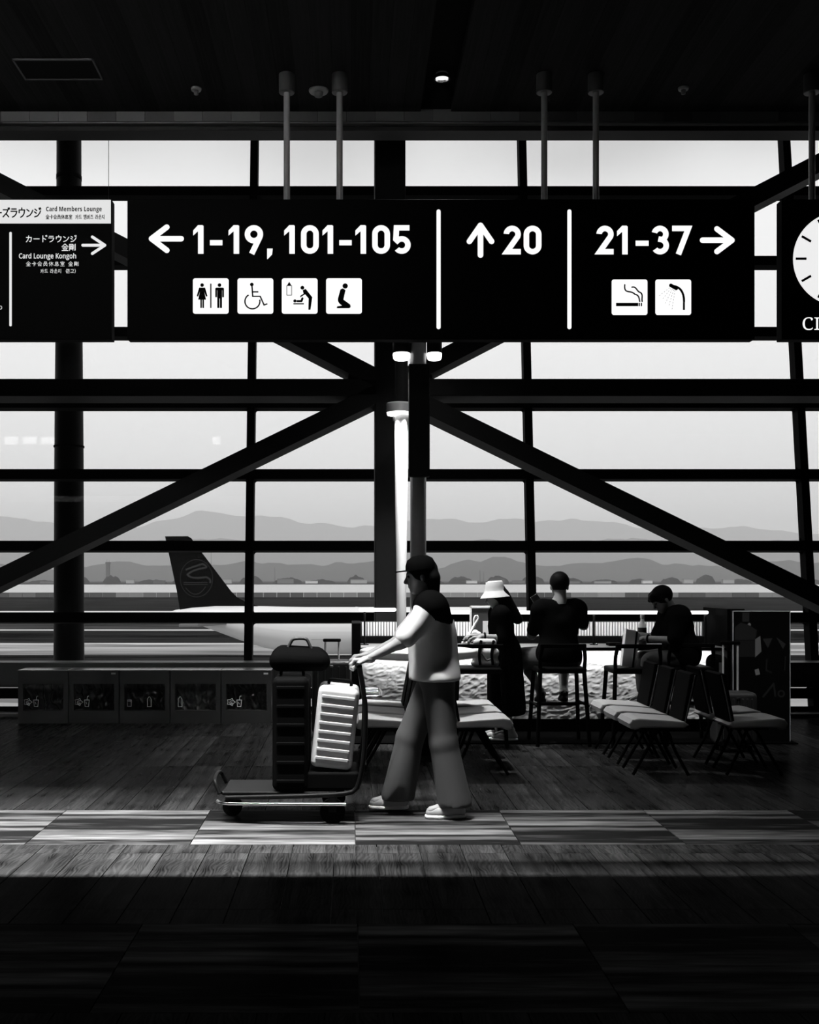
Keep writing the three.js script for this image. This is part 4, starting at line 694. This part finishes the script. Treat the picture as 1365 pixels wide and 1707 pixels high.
// bases: [x, 0, -d]; J relative to it (x right, y up, z towards the camera)
{ // woman pushing the trolley, walking left
  const d = 6.72, bx = 0.53, y = (p) => Y(p, d), x = (p) => X(p, d) - bx;
  const J = { pelvis: [0.0, 0.875, 0], chest: [-0.02, 1.17, 0], neck: [-0.055, 1.335, 0], sh: [[-0.045, 1.285, 0.165], [-0.03, 1.285, -0.165]], el: [[-0.225, 1.08, 0.21], [-0.215, 1.07, -0.205]], wr: [[-0.425, 0.975, 0.17], [-0.425, 0.975, -0.17]],
    hip: [[0, 0.84, 0.085], [0, 0.84, -0.085]], kn: [[0.035, 0.46, 0.1], [-0.16, 0.46, -0.09]], an: [[0.105, 0.085, 0.1], [-0.235, 0.09, -0.09]], toe: [[-0.045, 0.045, 0.11], [-0.385, 0.06, -0.09]] };
  const g = person({ label: 'walking woman in black cap, pale shirt and wide grey trousers pushing a luggage trolley', base: [bx, 0, -d], J, head: [-0.1, 1.475, 0], yaw: -Math.PI / 2, pitch: 0.12, scale: 0.93, headScale: 0.93,
    hand: [{ dir: [-1, -0.1, -0.15], n: [0, -1, 0], side: 1, curl: 1.15 }, { dir: [-1, -0.1, 0.15], n: [0, -1, 0], side: -1, curl: 1.15 }],
    skin: mat(0.3, 0.6), shirt: { mat: mat(0.62, 0.85), sleeve: 0.85, grow: 0.022, cut: (a, b) => -(b - 0.835), extra: [bone([0.0, 0.84, 0.06], [0.0, 0.84, -0.06], 0.108), bone([-0.02, 0.84, 0], [-0.03, 1.1, 0], 0.125)] },
    vest: { name: 'shawl', mat: M.cloth, grow: 0.025, cut: (a, b) => -(b - 1.2 + a * 0.35), extra: [bone(J.sh[0], J.sh[1], 0.07)] },
    trousers: { mat: mat(0.065, 0.9), len: 2.0, r: [0.096, 0.08, 0.1], cut: (a, b) => -(b - 0.075) }, shoe: mat(0.35, 0.6), sole: M.white,
    hair: { locks: [bone([-0.04, -0.02, -0.08], [-0.02, -0.17, -0.07], 0.05, 0.035), bone([0.04, -0.02, -0.08], [0.02, -0.17, -0.07], 0.05, 0.035)], low: -0.24, nape: 0.12 },
    hat: { mat: M.cloth, y: 0.045, profile: [[0.001, 0.098], [0.05, 0.092], [0.085, 0.07], [0.1, 0.035], [0.104, 0.0], [0.098, 0.0], [0.094, 0.03], [0.001, 0.085]], brim: rbox(0.13, 0.01, 0.09, 0, 0.048, 0.115, 0.004) } });
}
{ // woman in the bucket hat, standing at the counter facing left
  const d = 9.78, bx = 1.355;
  const J = { pelvis: [0.02, 0.75, 0], chest: [0.0, 1.03, 0], neck: [-0.03, 1.185, 0], sh: [[-0.02, 1.14, 0.155], [-0.01, 1.14, -0.155]], el: [[-0.01, 0.935, 0.2], [-0.01, 0.935, -0.18]], wr: [[-0.185, 0.945, 0.14], [-0.2, 0.94, -0.1]],
    hip: [[0.02, 0.73, 0.08], [0.02, 0.73, -0.08]], kn: [[0.0, 0.42, 0.08], [0.03, 0.42, -0.07]], an: [[-0.01, 0.1, 0.02], [0.07, 0.1, 0.1]], toe: [[-0.15, 0.06, 0.02], [-0.07, 0.06, 0.1]] };
  person({ label: 'woman in white bucket hat and long black coat standing at the counter', base: [bx, 0, -d], J, head: [-0.055, 1.31, 0], yaw: -Math.PI / 2, pitch: 0.35, scale: 0.9, headScale: 0.9,
    hand: [{ dir: [-1, -0.1, -0.1], n: [0, -1, 0], side: 1, curl: 0.7 }, { dir: [-1, 0, 0.1], n: [0, -1, 0], side: -1, curl: 0.8 }],
    shirt: { name: 'coat', mat: M.cloth, sleeve: 1.0, grow: 0.014, cut: (a, b) => -(b - 0.24), extra: [bone([0.03, 0.8, 0], [0.05, 0.3, 0], 0.14, 0.16), bone([0.02, 0.75, 0.07], [0.04, 0.3, 0.09], 0.1, 0.12), bone([0.02, 0.75, -0.07], [0.04, 0.3, -0.09], 0.1, 0.12)] },
    shoe: mat(0.5, 0.5), sole: M.white,
    hair: { locks: [bone([0.03, -0.02, -0.085], [0.03, -0.3, -0.13], 0.055, 0.05), bone([-0.03, -0.02, -0.085], [-0.03, -0.3, -0.13], 0.055, 0.05), bone([0.07, -0.02, -0.02], [0.06, -0.2, -0.05], 0.03, 0.03)], low: -0.38, nape: 0.12 },
    hat: { mat: mat(0.5, 0.8), y: 0.028, tilt: -0.27, z: -0.012, profile: [[0.001, 0.118], [0.07, 0.116], [0.085, 0.106], [0.093, 0.06], [0.104, 0.02], [0.108, 0.012], [0.15, -0.045], [0.152, -0.05], [0.146, -0.049], [0.104, 0.005], [0.096, 0.03], [0.086, 0.1], [0.001, 0.11]] } });
  const w = single('wrist_watch', 'black watch on the wrist of the woman in the bucket hat', 'watch', new THREE.TorusGeometry(0.031, 0.009, 10, 28).rotateY(Math.PI / 2).translate(bx - 0.165, 0.946, -d + 0.147), M.black);
}
{ // man on a stool, seen from behind
  const d = 9.6, bx = X(932, d), u = 9.6 / FOCAL;
  const J = { pelvis: [0, 0.775, -0.02], chest: [0.0, 1.05, -0.05], neck: [0.005, 1.255, -0.06], sh: [[-0.165, 1.185, -0.05], [0.18, 1.19, -0.05]], el: [[-0.215, 0.955, -0.17], [0.255, 1.04, -0.18]], wr: [[-0.12, 1.13, -0.33], [0.05, 1.12, -0.36]],
    hip: [[-0.09, 0.755, -0.02], [0.09, 0.755, -0.02]], kn: [[-0.265, 0.735, -0.3], [0.12, 0.74, -0.42]], an: [[-0.12, 0.42, -0.22], [0.1, 0.42, -0.3]], toe: [[-0.13, 0.365, -0.36], [0.11, 0.365, -0.44]] };
  person({ label: 'man in black t-shirt and shorts seen from behind on a bar stool', base: [bx, 0, -d], J, head: [0.015, 1.395, -0.085], yaw: Math.PI + 0.12, pitch: 0.1, scale: 1.0, headScale: 1.0,
    hand: [{ dir: [0.3, 0.8, -0.4], n: [1, 0, 0], side: 1, curl: 0.9 }, { dir: [-0.8, 0.3, -0.2], n: [-0.3, 0, -1], side: 1, curl: 0.8 }],
    shirt: { mat: M.cloth, sleeve: 0.8, grow: 0.012, cut: (a, b) => -(b - 0.72), extra: [bone([-0.06, 0.8, -0.02], [0.06, 0.8, -0.02], 0.125)] },
    trousers: { name: 'shorts', mat: mat(0.045, 0.8), len: 0.92, r: [0.1, 0.09, 0.08] }, shoe: M.black, sole: M.darkGrey, hair: { nape: 0.1 } });
  single('mobile_phone', 'black mobile phone held up by the man on the stool', 'phone', rbox(0.075, 0.15, 0.009, 0, 0, 0, 0.004).rotateZ(0.55).rotateX(-0.25).translate(bx - 0.12, 1.245, -d - 0.4), M.blackGloss);
}
{ // boy on a stool, in profile facing left, leaning over the counter
  const d = 9.6, bx = X(1140, d);
  const J = { pelvis: [0.0, 0.775, -0.02], chest: [-0.05, 1.03, -0.02], neck: [-0.105, 1.195, -0.03], sh: [[-0.075, 1.13, 0.15], [-0.085, 1.13, -0.19]], el: [[-0.14, 0.925, 0.19], [-0.17, 0.93, -0.24]], wr: [[-0.335, 0.93, -0.05], [-0.35, 0.95, -0.3]],
    hip: [[-0.02, 0.755, 0.08], [-0.02, 0.755, -0.1]], kn: [[-0.3, 0.72, 0.06], [-0.31, 0.72, -0.15]], an: [[-0.33, 0.37, 0.02], [-0.3, 0.42, -0.15]], toe: [[-0.44, 0.315, 0.02], [-0.42, 0.365, -0.15]] };
  person({ label: 'boy in black shirt on a bar stool leaning over the counter in profile', base: [bx, 0, -d], J, head: [-0.19, 1.275, -0.02], yaw: -Math.PI / 2 + 0.1, pitch: 0.55, scale: 0.95, headScale: 0.96, skin: mat(0.1, 0.6),
    hand: [{ dir: [-1, -0.1, -0.4], n: [0, -1, 0], side: 1, curl: 0.7 }, { dir: [-1, 0.1, 0.3], n: [0, -1, 0], side: -1, curl: 0.9 }],
    shirt: { mat: M.cloth, sleeve: 0.9, grow: 0.024, cut: (a, b) => -(b - 0.70), extra: [bone([-0.02, 0.82, 0.05], [-0.02, 0.82, -0.07], 0.13)] },
    trousers: { name: 'trousers', mat: mat(0.01, 0.85), len: 1.8, r: [0.1, 0.085, 0.07] }, shoe: mat(0.6, 0.5), sole: M.white,
    hair: { locks: [bone([0.03, 0.08, 0.07], [-0.02, 0.05, 0.1], 0.025, 0.016), bone([-0.03, 0.08, 0.06], [0.04, 0.045, 0.1], 0.025, 0.014)], nape: 0.06, fringe: -0.045 } });
  single('wrist_watch', 'black watch on the wrist of the seated boy', 'watch', new THREE.TorusGeometry(0.031, 0.008, 10, 28).rotateY(Math.PI / 2 - 0.7).translate(bx - 0.31, 0.93, -d - 0.02), M.black);
}

// ───────────────────────── luggage trolley ─────────────────────────
const TD = 6.68;
{
  const g = thing('luggage_trolley', 'dark luggage trolley with silver bumper rails pushed by the walking woman', 'trolley', [-0.25, 0, -TD]);
  const tubeM = mat(0.2, 0.3, 0.8);
  part('handle', tube([[0.3, 0.935, -0.26], [0.29, 0.94, -0.2], [0.29, 0.94, 0.2], [0.3, 0.935, 0.26]], 0.017, 20), M.black, g);
  for (const s of [-1, 1]) {
    part('upright', tube([[0.3, 0.935, s * 0.26], [0.335, 0.7, s * 0.26], [0.325, 0.4, s * 0.26], [0.27, 0.2, s * 0.25], [0.0, 0.17, s * 0.24], [-0.5, 0.15, s * 0.2]], 0.015, 40), M.blackMetal, g);
    part('bumper_rail', tube([[0.22, 0.125, s * 0.27], [-0.1, 0.125, s * 0.265], [-0.5, 0.115, s * 0.2], [-0.56, 0.115, s * 0.12]], 0.01, 30), M.chrome, g);
    part('deck_rail', rod([0.15, 0.185, s * 0.13], [-0.5, 0.165, s * 0.11], 0.011), tubeM, g);
    part('rear_wheel', new THREE.CylinderGeometry(0.075, 0.075, 0.035, 24).rotateX(Math.PI / 2).translate(0.14, 0.075, s * 0.22), M.black, g);
    part('wheel_fork', rbox(0.05, 0.12, 0.05, 0.14, 0.13, s * 0.22, 0.01), M.blackMetal, g);
  }
  part('front_wheel', new THREE.CylinderGeometry(0.06, 0.06, 0.04, 24).rotateX(Math.PI / 2).translate(-0.48, 0.06, 0), M.black, g); part('front_fork', rbox(0.05, 0.11, 0.07, -0.48, 0.11, 0, 0.01), M.blackMetal, g);
  part('deck', [rspan(-0.52, 0.16, 0.165, 0.185, -0.2, 0.2, 0.006)], M.blackMetal, g);
  part('front_bar', tube([[-0.54, 0.17, -0.18], [-0.57, 0.24, -0.15], [-0.575, 0.26, 0], [-0.57, 0.24, 0.15], [-0.54, 0.17, 0.18]], 0.012, 24), M.blackMetal, g);
  for (const y of [0.35, 0.55, 0.75]) part('cross_bar', rod([0.333, y, -0.26], [0.333, y, 0.26], 0.009), M.blackMetal, g);
  part('basket', [0, 1, 2, 3, 4].map((i) => rod([0.42, 0.76, -0.2 + i * 0.1], [0.335, 0.76, -0.2 + i * 0.1], 0.004)).concat([tube([[0.335, 0.76, -0.22], [0.43, 0.76, -0.22], [0.43, 0.76, 0.22], [0.335, 0.76, 0.22]], 0.006, 20)]), M.steel, g);
}
function trunk(name, label, x, y, W, H, D, z, tilt, m, ribs, m2) {
  const g = thing(name, label, 'suitcase', [x, y, z]); g.rotation.z = tilt;
  part('shell', rbox(W, H, D, 0, H / 2, 0, 0.035, 4), m, g);
  for (let i = 0; i < ribs; i++) part('rib', rbox(W - 0.05, 0.022, 0.014, 0, 0.06 + i * (H - 0.12) / (ribs - 1), D / 2 + 0.002, 0.006), m2, g);
  part('carry_handle', tube([[-0.07, H, 0], [-0.06, H + 0.03, 0], [0.06, H + 0.03, 0], [0.07, H, 0]], 0.01, 16), M.black, g);
  part('zip_seam', rbox(W + 0.004, H - 0.05, 0.008, 0, H / 2, 0, 0.003), M.darkGrey, g);
  return g;
}
trunk('suitcase', 'white ribbed suitcase standing on the luggage trolley', X(552, TD), 0.318, 0.25, 0.49, 0.36, -TD + 0.0, -0.11, mat(0.55, 0.6), 8, mat(0.4, 0.6));
single('flat_case', 'flat black case lying under the white suitcase on the trolley', 'case', rspan(X(552, TD) - 0.15, X(552, TD) + 0.17, 0.188, 0.302, -TD - 0.19, -TD + 0.19, 0.02), M.black);
trunk('suitcase', 'large black suitcase at the front of the luggage trolley', X(487, TD), 0.188, 0.22, 0.68, 0.4, -TD, 0.0, M.black, 6, M.black);
{
  const g = thing('duffel_bag', 'soft black duffel bag lying on top of the large black suitcase', 'bag', [X(500, TD), 0.9, -TD]);
  part('body', skinOf([bone([-0.12, 0.07, -0.06], [0.12, 0.06, -0.06], 0.065, 0.06), bone([-0.12, 0.06, 0.06], [0.13, 0.055, 0.06], 0.065, 0.058), bone([-0.1, 0.1, 0], [0.1, 0.09, 0], 0.05)], 0.01, 0.05), M.cloth, g);
  part('handle', tube([[-0.07, 0.14, 0.03], [-0.04, 0.19, 0.03], [0.04, 0.19, 0.03], [0.07, 0.13, 0.03]], 0.01, 16), mat(0.03, 0.6), g);
}

// ───────────────────────── the airfield outside ─────────────────────────
const GY = -7.3, gd = (py) => (EYE - GY) * FOCAL / (py - VPY);   // distance on the apron of a measured photo row
const groundTex = (a, b, sx, sz, s) => grayTexture(256, 512, (u, v) => { const st = fbm(u * sx, v * sz, s, 4), ln = Math.abs(fbm(u * 1.5 + v * 3, v * sz * 0.35, s + 4, 3) - 0.5) < 0.018 ? 0.5 : 1; return lerp(a, b, clamp((st - 0.3) * 2.5, 0, 1)) * ln; }, true);
const ground = (name, label, category, y0, y1, m, lift = 0) => {
  const z1 = gd(y0), z0 = gd(y1), g = new THREE.BoxGeometry(1800, 0.3, z1 - z0).translate(0, GY - 0.15 + lift, -(z0 + z1) / 2), p = g.attributes.position, uv = g.attributes.uv;
  for (let i = 0; i < p.count; i++) uv.setXY(i, p.getX(i) / 120, -p.getZ(i) / 60);
  return single(name, label, category, g, m);
};
{
  const flat = { specularIntensity: 0 }, concrete = pmat(1, 0.8, 0, { ...flat, map: groundTex(0.09, 0.32, 5, 24, 2) }), pale = pmat(1, 0.7, 0, { ...flat, map: groundTex(0.3, 0.42, 4, 8, 7) }), grass = pmat(1, 0.95, 0, { ...flat, map: groundTex(0.002, 0.016, 9, 20, 5) }), tarmac = pmat(1, 0.85, 0, { ...flat, map: groundTex(0.01, 0.05, 5, 18, 9) });
  ground('apron', 'pale concrete apron with dark tyre marks below the window', 'apron', 1108, 1900, pmat(1, 0.75, 0, { ...flat, map: groundTex(0.2, 0.32, 3, 10, 12) }));
  ground('grass_strip', 'dark grass strip nearest to the apron', 'grass', 1092, 1108, grass);
  ground('taxiway', 'grey streaked taxiway passing under the aircraft', 'taxiway', 1074.5, 1092, concrete);
  ground('kerb_line', 'bright edge line of the taxiway', 'line', 1071.8, 1074.5, pale);
  ground('grass_strip', 'dark grass strip between the taxiway and the service road', 'grass', 1051.5, 1071.8, grass);
  ground('service_road', 'thin pale service road across the grass', 'road', 1049, 1051.5, pale);
  ground('runway', 'dark tarmac runway beyond the service road', 'runway', 1024, 1049, tarmac);
  ground('runway_shoulder', 'bright concrete strip beyond the runway', 'runway', 1018.5, 1024, pmat(0.5, 0.8, 0, flat));
  ground('grass_strip', 'far dark grass field in front of the sea wall', 'grass', 999, 1018.5, grass);
  // sea wall of concrete panels
  const shore = (EYE - GY + 0.3) * FOCAL / 9.2, zw = gd(999), wall = thing('sea_wall', 'long concrete sea wall of pale panels along the water', 'sea wall', [0, GY, -zw]);
  part('base', box(1800, 0.9, 1.2, 0, 0.45, 0), pmat(0.008, 0.9, 0, flat), wall);
  const pm = [0.06, 0.12, 0.2, 0.26].map((v) => mat(v, 0.85)), pg = box(5.6, 2.1, 0.5, 0, 1.85, -0.2);
  for (let i = 0; i < 76; i++) { const p = part('panel' + (i ? '_' + String(i).padStart(3, '0') : ''), pg, pm[Math.floor(hash3(i >> 1, 3, 8) * 4)], wall); p.position.x = -190 + i * 5.75; }
  single('sea_water', 'pale strip of sea between the sea wall and the far shore', 'sea', box(9000, 1, shore - zw - 6, 0, GY - 1.0, -(zw + shore) / 2), mat(0.35, 0.3)).userData.kind = 'stuff';
  
  single('far_shore', 'low dark land on the far side of the water', 'land', box(9000, 3, 1900, 0, GY - 0.2, -shore - 950), pmat(0.012, 0.95, 0, flat));
  // trees and buildings along the far shore
  const tree = pmat(0.006, 0.95, 0, flat);
  for (let i = 0; i < 26; i++) {
    const px = -40 + i * 58 + (hash3(i, 1, 1) - 0.5) * 12, d = shore + 30 + hash3(i, 5, 1) * 60, L = 15 + hash3(i, 2, 2) * 12, h = 5 + hash3(i, 3, 3) * 8;
    const g = new THREE.SphereGeometry(1, 20, 10, 0, Math.PI * 2, 0, Math.PI / 2), p = g.attributes.position;
    for (let k = 0; k < p.count; k++) { const q = 0.75 + 0.5 * noise3(p.getX(k) * 6 + i, p.getY(k) * 4, p.getZ(k) * 4); p.setXYZ(k, p.getX(k) * L, p.getY(k) * h * q, p.getZ(k) * 12); }
    g.computeVertexNormals(); single('tree_belt', 'dark clump of trees along the far shore', 'trees', g.translate(X(px, d), GY + 1.31, -d), tree, 'tree clumps on the far shore');
  }
  for (let i = 0; i < 22; i++) {
    const px = 20 + i * 62 + (hash3(i, 7, 1) - 0.5) * 50, d = shore + 14, L = 8 + hash3(i, 4, 2) * 22, h = 2.5 + hash3(i, 6, 3) * 5, v = [0.04, 0.1, 0.3, 0.6][Math.floor(hash3(i, 9, 9) * 4)];
    const g = thing('shore_building', ['tiny dark', 'tiny grey', 'tiny pale grey', 'tiny white'][Math.floor(hash3(i, 9, 9) * 4)] + ' flat building on the far shore', 'building', [X(px, d), GY + 1.3, -d], 0, 'low buildings on the far shore');
    part('wall', box(L, h, 9, 0, h / 2, 0), mat(v, 0.8), g); part('roof', box(L + 0.8, 0.5, 10, 0, h + 0.25, 0), mat(v * 0.6, 0.8), g);
  }
  { const d = shore + 60, H = Y(937, d) - GY - 1.3, g = thing('control_tower', 'slender tower on the far shore near the left column', 'tower', [X(180, d), GY + 1.3, -d]); part('shaft', box(6, H * 0.9, 6, 0, H * 0.45, 0), mat(0.06, 0.8), g); part('cab', box(7.4, H * 0.1, 7.4, 0, H * 0.95, 0), mat(0.05, 0.6), g); part('mast', [rod([-2, H, 0], [-2, H + 4, 0], 0.3), rod([2, H, 0], [2, H + 3, 0], 0.3)], M.darkGrey, g); }
  for (const [px, top] of [[352, 912], [458, 946], [800, 950], [806, 954]]) { const d = shore + 40; single('radio_mast', 'thin mast on the far shore', 'mast', rod([X(px, d), GY + 1.3, -d], [X(px, d), Y(top, d), -d], 0.55, 0.25, 8), M.darkGrey, 'masts on the far shore'); }
}
// ridges: crest given as measured (photo x, photo y) pairs at a distance
function ridge(label, d, depth, crest, rough, m, s) {
  const n = 220, rows = 14, x0 = X(-420, d), x1 = X(1800, d), g = new THREE.PlaneGeometry(1, 1, n, rows), p = g.attributes.position;
  const top = (x) => { const px = VPX + x * FOCAL / d; let i = 0; while (i < crest.length - 2 && crest[i + 1][0] < px) i++; const t = clamp((px - crest[i][0]) / (crest[i + 1][0] - crest[i][0]), 0, 1); return Y(lerp(crest[i][1], crest[i + 1][1], sm(t)), d); };
  for (let k = 0; k < p.count; k++) {
    const u = p.getX(k) + 0.5, v = p.getY(k) + 0.5, x = lerp(x0, x1, u), w = Math.abs(v - 0.5) * 2, z = -d - (0.5 - v) * -depth, h = top(x) - GY;
    const y = h * (1 - Math.pow(w, 0.9)) * (1 - (w > 0.02 ? 0.25 * fbm(x / (d * 0.03), v * 9, s, 4) : 0)) + (fbm(x / (d * 0.012), v * 20, s + 3, 4) - 0.5) * rough * (1 - w);
    p.setXYZ(k, x, GY + y, z);
  }
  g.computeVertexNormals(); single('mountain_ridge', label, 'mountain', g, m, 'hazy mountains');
}
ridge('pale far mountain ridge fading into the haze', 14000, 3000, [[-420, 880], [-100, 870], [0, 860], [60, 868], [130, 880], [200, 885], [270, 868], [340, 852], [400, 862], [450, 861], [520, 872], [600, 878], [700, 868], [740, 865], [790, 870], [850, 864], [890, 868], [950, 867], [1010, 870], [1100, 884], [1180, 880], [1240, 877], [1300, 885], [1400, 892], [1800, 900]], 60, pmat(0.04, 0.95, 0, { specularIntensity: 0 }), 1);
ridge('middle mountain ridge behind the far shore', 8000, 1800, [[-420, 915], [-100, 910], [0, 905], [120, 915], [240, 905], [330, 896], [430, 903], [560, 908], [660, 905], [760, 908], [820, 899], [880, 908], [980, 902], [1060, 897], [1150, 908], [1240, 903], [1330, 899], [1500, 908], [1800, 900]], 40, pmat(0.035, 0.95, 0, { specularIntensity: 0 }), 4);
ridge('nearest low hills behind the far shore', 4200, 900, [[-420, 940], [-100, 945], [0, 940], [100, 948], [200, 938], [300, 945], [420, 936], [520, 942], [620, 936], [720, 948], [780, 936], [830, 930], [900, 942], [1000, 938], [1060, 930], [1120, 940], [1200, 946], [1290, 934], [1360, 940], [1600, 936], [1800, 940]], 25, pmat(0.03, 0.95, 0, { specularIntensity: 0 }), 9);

// ───────────────────────── the aircraft ─────────────────────────
{
  const d = 90, u = d / FOCAL, ax = X(420, d), ay = Y(1051, d), g = thing('airliner', 'white airliner with dark tail fin parked outside the window', 'aircraft', [ax, GY, -d]);
  const x = (px) => X(px, d) - ax, y = (py) => Y(py, d) - GY, R = 1.95, white = mat(0.58, 0.4);
  // fuselage: rings along x; [px, centre py, half height m]
  const st = [[283, 1022.5, 0.12], [292, 1022.8, 0.3], [320, 1025, 0.62], [360, 1031, 1.05], [400, 1038.5, 1.42], [440, 1045, 1.72], [480, 1049.5, 1.9], [510, 1051, 1.95], [700, 1051, 1.95], [930, 1051, 1.95], [975, 1052.5, 1.8], [1005, 1055, 1.45], [1022, 1057.5, 1.0], [1032, 1059.5, 0.5], [1035, 1060, 0.05]];
  const prof = []; for (let i = 0; i < st.length - 1; i++) for (let k = 0; k < 6; k++) { const t = k / 6; prof.push([lerp(st[i][0], st[i + 1][0], t), lerp(st[i][1], st[i + 1][1], t), lerp(st[i][2], st[i + 1][2], t)]); } prof.push(st[st.length - 1]);
  const seg = 48, pos = [], idx = []; prof.forEach(([px, py, r]) => { for (let k = 0; k <= seg; k++) { const a = k / seg * Math.PI * 2; pos.push(x(px), y(py) + Math.sin(a) * r, Math.cos(a) * r * 0.98); } });
  for (let i = 0; i < prof.length - 1; i++) for (let k = 0; k < seg; k++) { const a = i * (seg + 1) + k, b = a + seg + 1; idx.push(a, a + 1, b, b, a + 1, b + 1); }
  const fg = new THREE.BufferGeometry(); fg.setAttribute('position', new THREE.Float32BufferAttribute(pos, 3)); fg.setIndex(idx); fg.computeVertexNormals(); const fus = part('fuselage', fg, white, g);
  for (let i = 0; i < 34; i++) { const px = 500 + i * 12.5; part('cabin_window' + (i ? '_' + String(i).padStart(3, '0') : ''), rbox(0.24, 0.34, 0.06, x(px), y(1034), R * 0.9, 0.05), mat(0.02, 0.3), fus); }
  part('cargo_door_line', [span(x(520), x(560), y(1064.5), y(1064), R * 0.94, R * 0.95)], M.grey, fus);
  // fin with emblem print
  const F = [[276.5, 895], [313, 895], [318, 898], [322, 904], [350, 941], [384, 986], [394, 996], [408, 1004], [440, 1014], [302, 1022], [296, 985]].map(([a, b]) => [x(a), y(b)]);
  const fin = extrude(F, 0.24, 0.05).translate(0, 0, -0.12), fp = fin.attributes.position, fu = fin.attributes.uv, fx0 = x(270), fx1 = x(450), fy0 = y(1025), fy1 = y(890);
  for (let i = 0; i < fp.count; i++) fu.setXY(i, (fp.getX(i) - fx0) / (fx1 - fx0), (fp.getY(i) - fy0) / (fy1 - fy0));
  const ft = canvasTexture(720, 540, (c) => { c.fillStyle = '#0b0b0b'; c.fillRect(0, 0, 720, 540); c.scale(4, 4); c.translate(-270, -890); c.strokeStyle = '#3a3a3a'; c.lineWidth = 1.2; c.beginPath(); c.ellipse(328, 964, 27, 31, 0, 0, 7); c.stroke();
    c.strokeStyle = '#454545'; c.lineWidth = 3; c.beginPath(); c.moveTo(310, 950); c.quadraticCurveTo(322, 945, 338, 940); c.quadraticCurveTo(346, 944, 344, 946); c.quadraticCurveTo(320, 950, 313, 958); c.quadraticCurveTo(318, 966, 344, 962); c.quadraticCurveTo(354, 966, 350, 972); c.stroke(); c.lineWidth = 1; poly(c, [[307, 971], [346, 971]], 1.2); poly(c, [[307, 974], [346, 974]], 1.2); c.beginPath(); c.moveTo(310, 980); c.quadraticCurveTo(328, 1002, 343, 978); c.stroke(); });
  part('tail_fin', fin, new THREE.MeshPhysicalMaterial({ map: ft, color: lin(0.5), roughness: 0.8, specularIntensity: 0.0 }), g, 'dark tail fin with a round grey emblem');
  const wing = (pts, th, yy, m, name) => { const s = extrude(pts, th, 0.04).rotateX(Math.PI / 2); return part(name, s.translate(0, yy, 0), m, g); };
  for (const s of [-1, 1]) {
    wing([[x(318), s * 0.3], [x(385), s * 0.5], [x(345), s * 5.6], [x(318), s * 6.0]].map((q) => q), 0.16, y(1036), mat(0.12, 0.5), 'tailplane');
    wing([[x(640), s * 1.2], [x(770), s * 1.2], [x(655), s * 15.5], [x(625), s * 16.4]], 0.35, y(1066), mat(0.3, 0.5), 'wing');
    part('winglet', extrude([[x(622), 0], [x(652), 0], [x(610), 2.3], [x(594), 2.4]], 0.12, 0.02).translate(0, y(1066) - 0.1, s * 16.2), s > 0 ? mat(0.02, 0.5) : white, g);
    part('engine', lathe([[0.6, -2.2], [0.95, -1.6], [1.1, 0], [1.08, 1.3], [0.95, 1.6], [0.8, 1.3]], 32).rotateZ(-Math.PI / 2).translate(x(735), y(1066) - 1.0, s * 5.7), mat(0.4, 0.4), g);
    part('main_gear', [rod([x(690), y(1066), s * 3.6], [x(690), 0.6, s * 3.6], 0.16), new THREE.CylinderGeometry(0.58, 0.58, 0.5, 24).rotateX(Math.PI / 2).translate(x(690), 0.58, s * 3.4), new THREE.CylinderGeometry(0.58, 0.58, 0.5, 24).rotateX(Math.PI / 2).translate(x(690), 0.58, s * 4.1)], M.darkGrey, g);
  }
  part('nose_gear', [rod([x(965), y(1080), 0], [x(965), 0.4, 0], 0.12), new THREE.CylinderGeometry(0.4, 0.4, 0.6, 20).rotateX(Math.PI / 2).translate(x(965), 0.4, 0)], M.darkGrey, g);
}
renderer.render(scene, camera);
